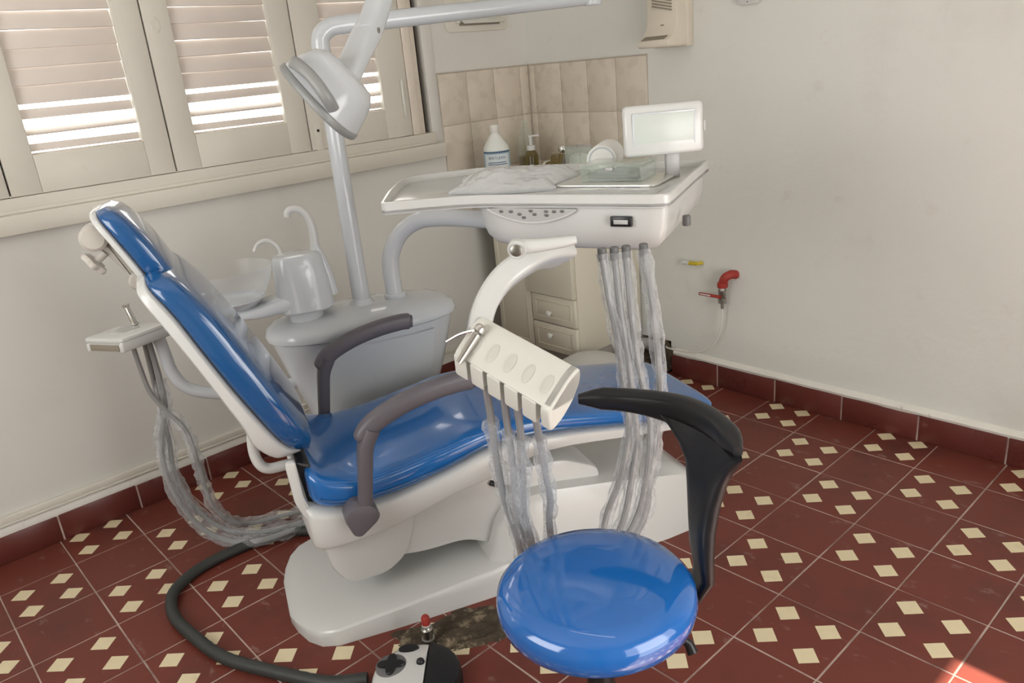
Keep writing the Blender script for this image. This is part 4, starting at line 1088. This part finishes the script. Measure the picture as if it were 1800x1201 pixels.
bo = thing('water_bottle', 'white plastic bottle with a pale blue printed label on the worktop', 'bottle', (-1.25, -.495, 1.0))
bp_ = V((-1.25, -.495, 1.0))
put('bottle_body', lathe([(.055, 0), (.064, .004), (.066, .015), (.066, .20), (.062, .222), (.030, .272), (.021, .285), (.020, .290)], bp_, seg=32), 'bottle_white', bo)
put('cap', lathe([(.022, 0), (.023, .003), (.023, .036), (.020, .040), (.001, .041)], bp_ + V((0, 0, .288)), seg=24), 'cream_plastic', bo)
vdir = V((3.0, -2.6, 0)).normalized()
def label_arc(r, z0, z1, half_deg, thick=.0006, n=18):
    a0 = math.atan2(vdir.y, vdir.x); vs, fs = [], []
    for k in range(n + 1):
        a = a0 + math.radians(half_deg) * (2 * k / n - 1)
        for z in (z0, z1): vs.append(bp_ + V((math.cos(a) * r, math.sin(a) * r, z)))
    for k in range(n): fs.append((2 * k, 2 * k + 2, 2 * k + 3, 2 * k + 1))
    return vs, fs
lb = put('label', label_arc(.0666, .05, .205, 75), 'label_blue', bo)
put('label_line', label_arc(.0670, .196, .203, 72), 'ink', lb)
M['label_pale'] = mat('label_pale', (.60, .66, .68), .6)
put('label_field', label_arc(.0669, .125, .190, 60), 'label_pale', lb)
for k, (z, w_) in enumerate(((.148, 40), (.139, 46), (.130, 28), (.112, 44), (.102, 36), (.090, 48), (.080, 30))):
    put('print_line', label_arc(.0671, z, z + .004, w_), 'ink', lb)
def word(text, size, pos, xdir, ydir, m, parent, name='lettering'):
    cu_ = bpy.data.curves.new(name, 'FONT'); cu_.body = text; cu_.size = size; cu_.align_x = 'CENTER'; cu_.align_y = 'CENTER'; cu_.extrude = .0002
    ob = bpy.data.objects.new(name, cu_); COL.objects.link(ob)
    dg = bpy.context.evaluated_depsgraph_get(); me = bpy.data.meshes.new_from_object(ob.evaluated_get(dg)); bpy.data.objects.remove(ob)
    X_ = V(xdir).normalized(); Y_ = V(ydir).normalized(); vs = [V(pos) + X_ * v.co.x + Y_ * v.co.y + X_.cross(Y_) * v.co.z for v in me.vertices]
    fs = [tuple(q.vertices) for q in me.polygons]; return put(name, (vs, fs), m, parent, smooth=0)
wc = bp_ + vdir * .0675 + V((0, 0, .172)); wx = V((-vdir.y, vdir.x, 0))
wd = word('BERTLEAN', .019, wc, wx, (0, 0, 1), 'ink', lb)
for v in wd.data.vertices:       # wrap the word round the bottle
    q = v.co + V(bo['_o']) - bp_; a = q.dot(wx) / .0672; rr_ = .0672 + (q.dot(vdir) - .0675)
    v.co = bp_ + vdir * (math.cos(a) * rr_) + wx * (math.sin(a) * rr_) + V((0, 0, q.z)) - V(bo['_o'])

b2 = thing('glass_bottle', 'tall clear glass bottle with yellowish contents in the corner', 'bottle', (-1.33, -.215, 1.0))
q2 = V((-1.33, -.215, 1.0))
put('glass', lathe([(.038, 0), (.046, .004), (.048, .02), (.048, .15), (.044, .20), (.030, .255), (.018, .285), (.016, .300), (.018, .303), (.018, .315), (.012, .316)], q2, seg=28), 'clear', b2)
put('contents', lathe([(.040, .006), (.0445, .012), (.0445, .135), (.02, .137)], q2, seg=24), 'amber', b2)
b3 = thing('soap_dispenser', 'small soap bottle with a white pump in front of the glass bottle', 'soap bottle', (-1.22, -.285, 1.0))
q3 = V((-1.22, -.285, 1.0))
put('soap_body', lathe([(.030, 0), (.034, .003), (.034, .145), (.028, .165), (.016, .178)], q3, seg=24), 'amber', b3)
put('pump', join(lathe([(.022, 0), (.023, .003), (.023, .022), (.016, .025), (.007, .026), (.007, .062), (.010, .064), (.010, .074), (.004, .076)], q3 + V((0, 0, .176)), seg=18), tube([q3 + V((0, 0, .246)), q3 + V((.030, .022, .247)), q3 + V((.036, .026, .240))], .005, 8)), 'white', b3)
ta = thing('tap', 'chrome mixer tap on the worktop beside the soap bottle', 'tap', (-1.075, -.20, 1.0))
q4 = V((-1.075, -.20, 1.0))
put('tap_body', join(lathe([(.030, 0), (.030, .006), (.022, .010), (.022, .11), (.025, .115), (.025, .150), (.015, .16)], q4, seg=20), tube([q4 + V((0, -.01, .085)), q4 + V((.0, -.07, .12)), q4 + V((0, -.13, .12)), q4 + V((0, -.15, .10))], .012, 12)), 'chrome', ta)
put('tap_handle', lathe([(.012, 0), (.024, .004), (.026, .018), (.020, .030), (.004, .033)], q4 + V((0, 0, .160)), seg=16), 'chrome', ta)
def glass_pane(name, c, ax, h, wd_, lab, cat):
    X_ = V(ax).normalized(); single(name, join(box(*(V(c) + V((0, 0, h / 2))), wd_, .005, h, .001, X_, V((0, 0, 1)).cross(X_), (0, 0, 1))), 'clear', lab, cat)
jr = thing('glass_jar', 'square clear glass jar on the worktop behind the paper roll', 'jar', (-.93, -.24, 1.0))
q5 = V((-.93, -.24, 1.0))
put('jar_glass', join(box(*(q5 + V((0, -.045, .095))), .105, .004, .19, .001), box(*(q5 + V((0, .045, .095))), .105, .004, .19, .001), box(*(q5 + V((.05, 0, .095))), .004, .09, .19, .001), box(*(q5 + V((-.05, 0, .095))), .004, .09, .19, .001), box(*(q5 + V((0, 0, .003))), .1, .09, .006, .001)), 'clear', jr)
put('jar_rim', join(box(*(q5 + V((0, -.045, .192))), .108, .006, .004, .001), box(*(q5 + V((0, .045, .192))), .108, .006, .004, .001), box(*(q5 + V((.05, 0, .192))), .006, .09, .004, .001), box(*(q5 + V((-.05, 0, .192))), .006, .09, .004, .001)), 'grey_panel', jr)
put('cotton', box(*(q5 + V((0, 0, .085))), .085, .075, .15, .02), 'paper', jr)
single('green_glass_block', box(-1.03, -.315, 1.083, .05, .06, .166, .004, (.8, .3, .0), (-.35, .94, 0), (.3, -.0, 1)), 'amber', 'slanted greenish glass plate leaning beside the square jar', 'glass plate')

# ceiling luminaire above the middle of the room (out of the picture)
lu = thing('ceiling_lamp', 'white ceiling batten lamp with a lit tube above the room', 'ceiling lamp', (.5, -1.9, ZC - .06))
put('housing', ab(-.12, 1.12, -1.95, -1.85, ZC - .045, ZC, .006), 'white', lu)
put('tube', tube([(-.1, -1.90, ZC - .062), (.5, -1.90, ZC - .062), (1.1, -1.90, ZC - .062)], .014, 12, 2, smooth=False), 'tube_light', lu)

for o in bpy.data.objects:
    if '_o' in o.keys(): del o['_o']
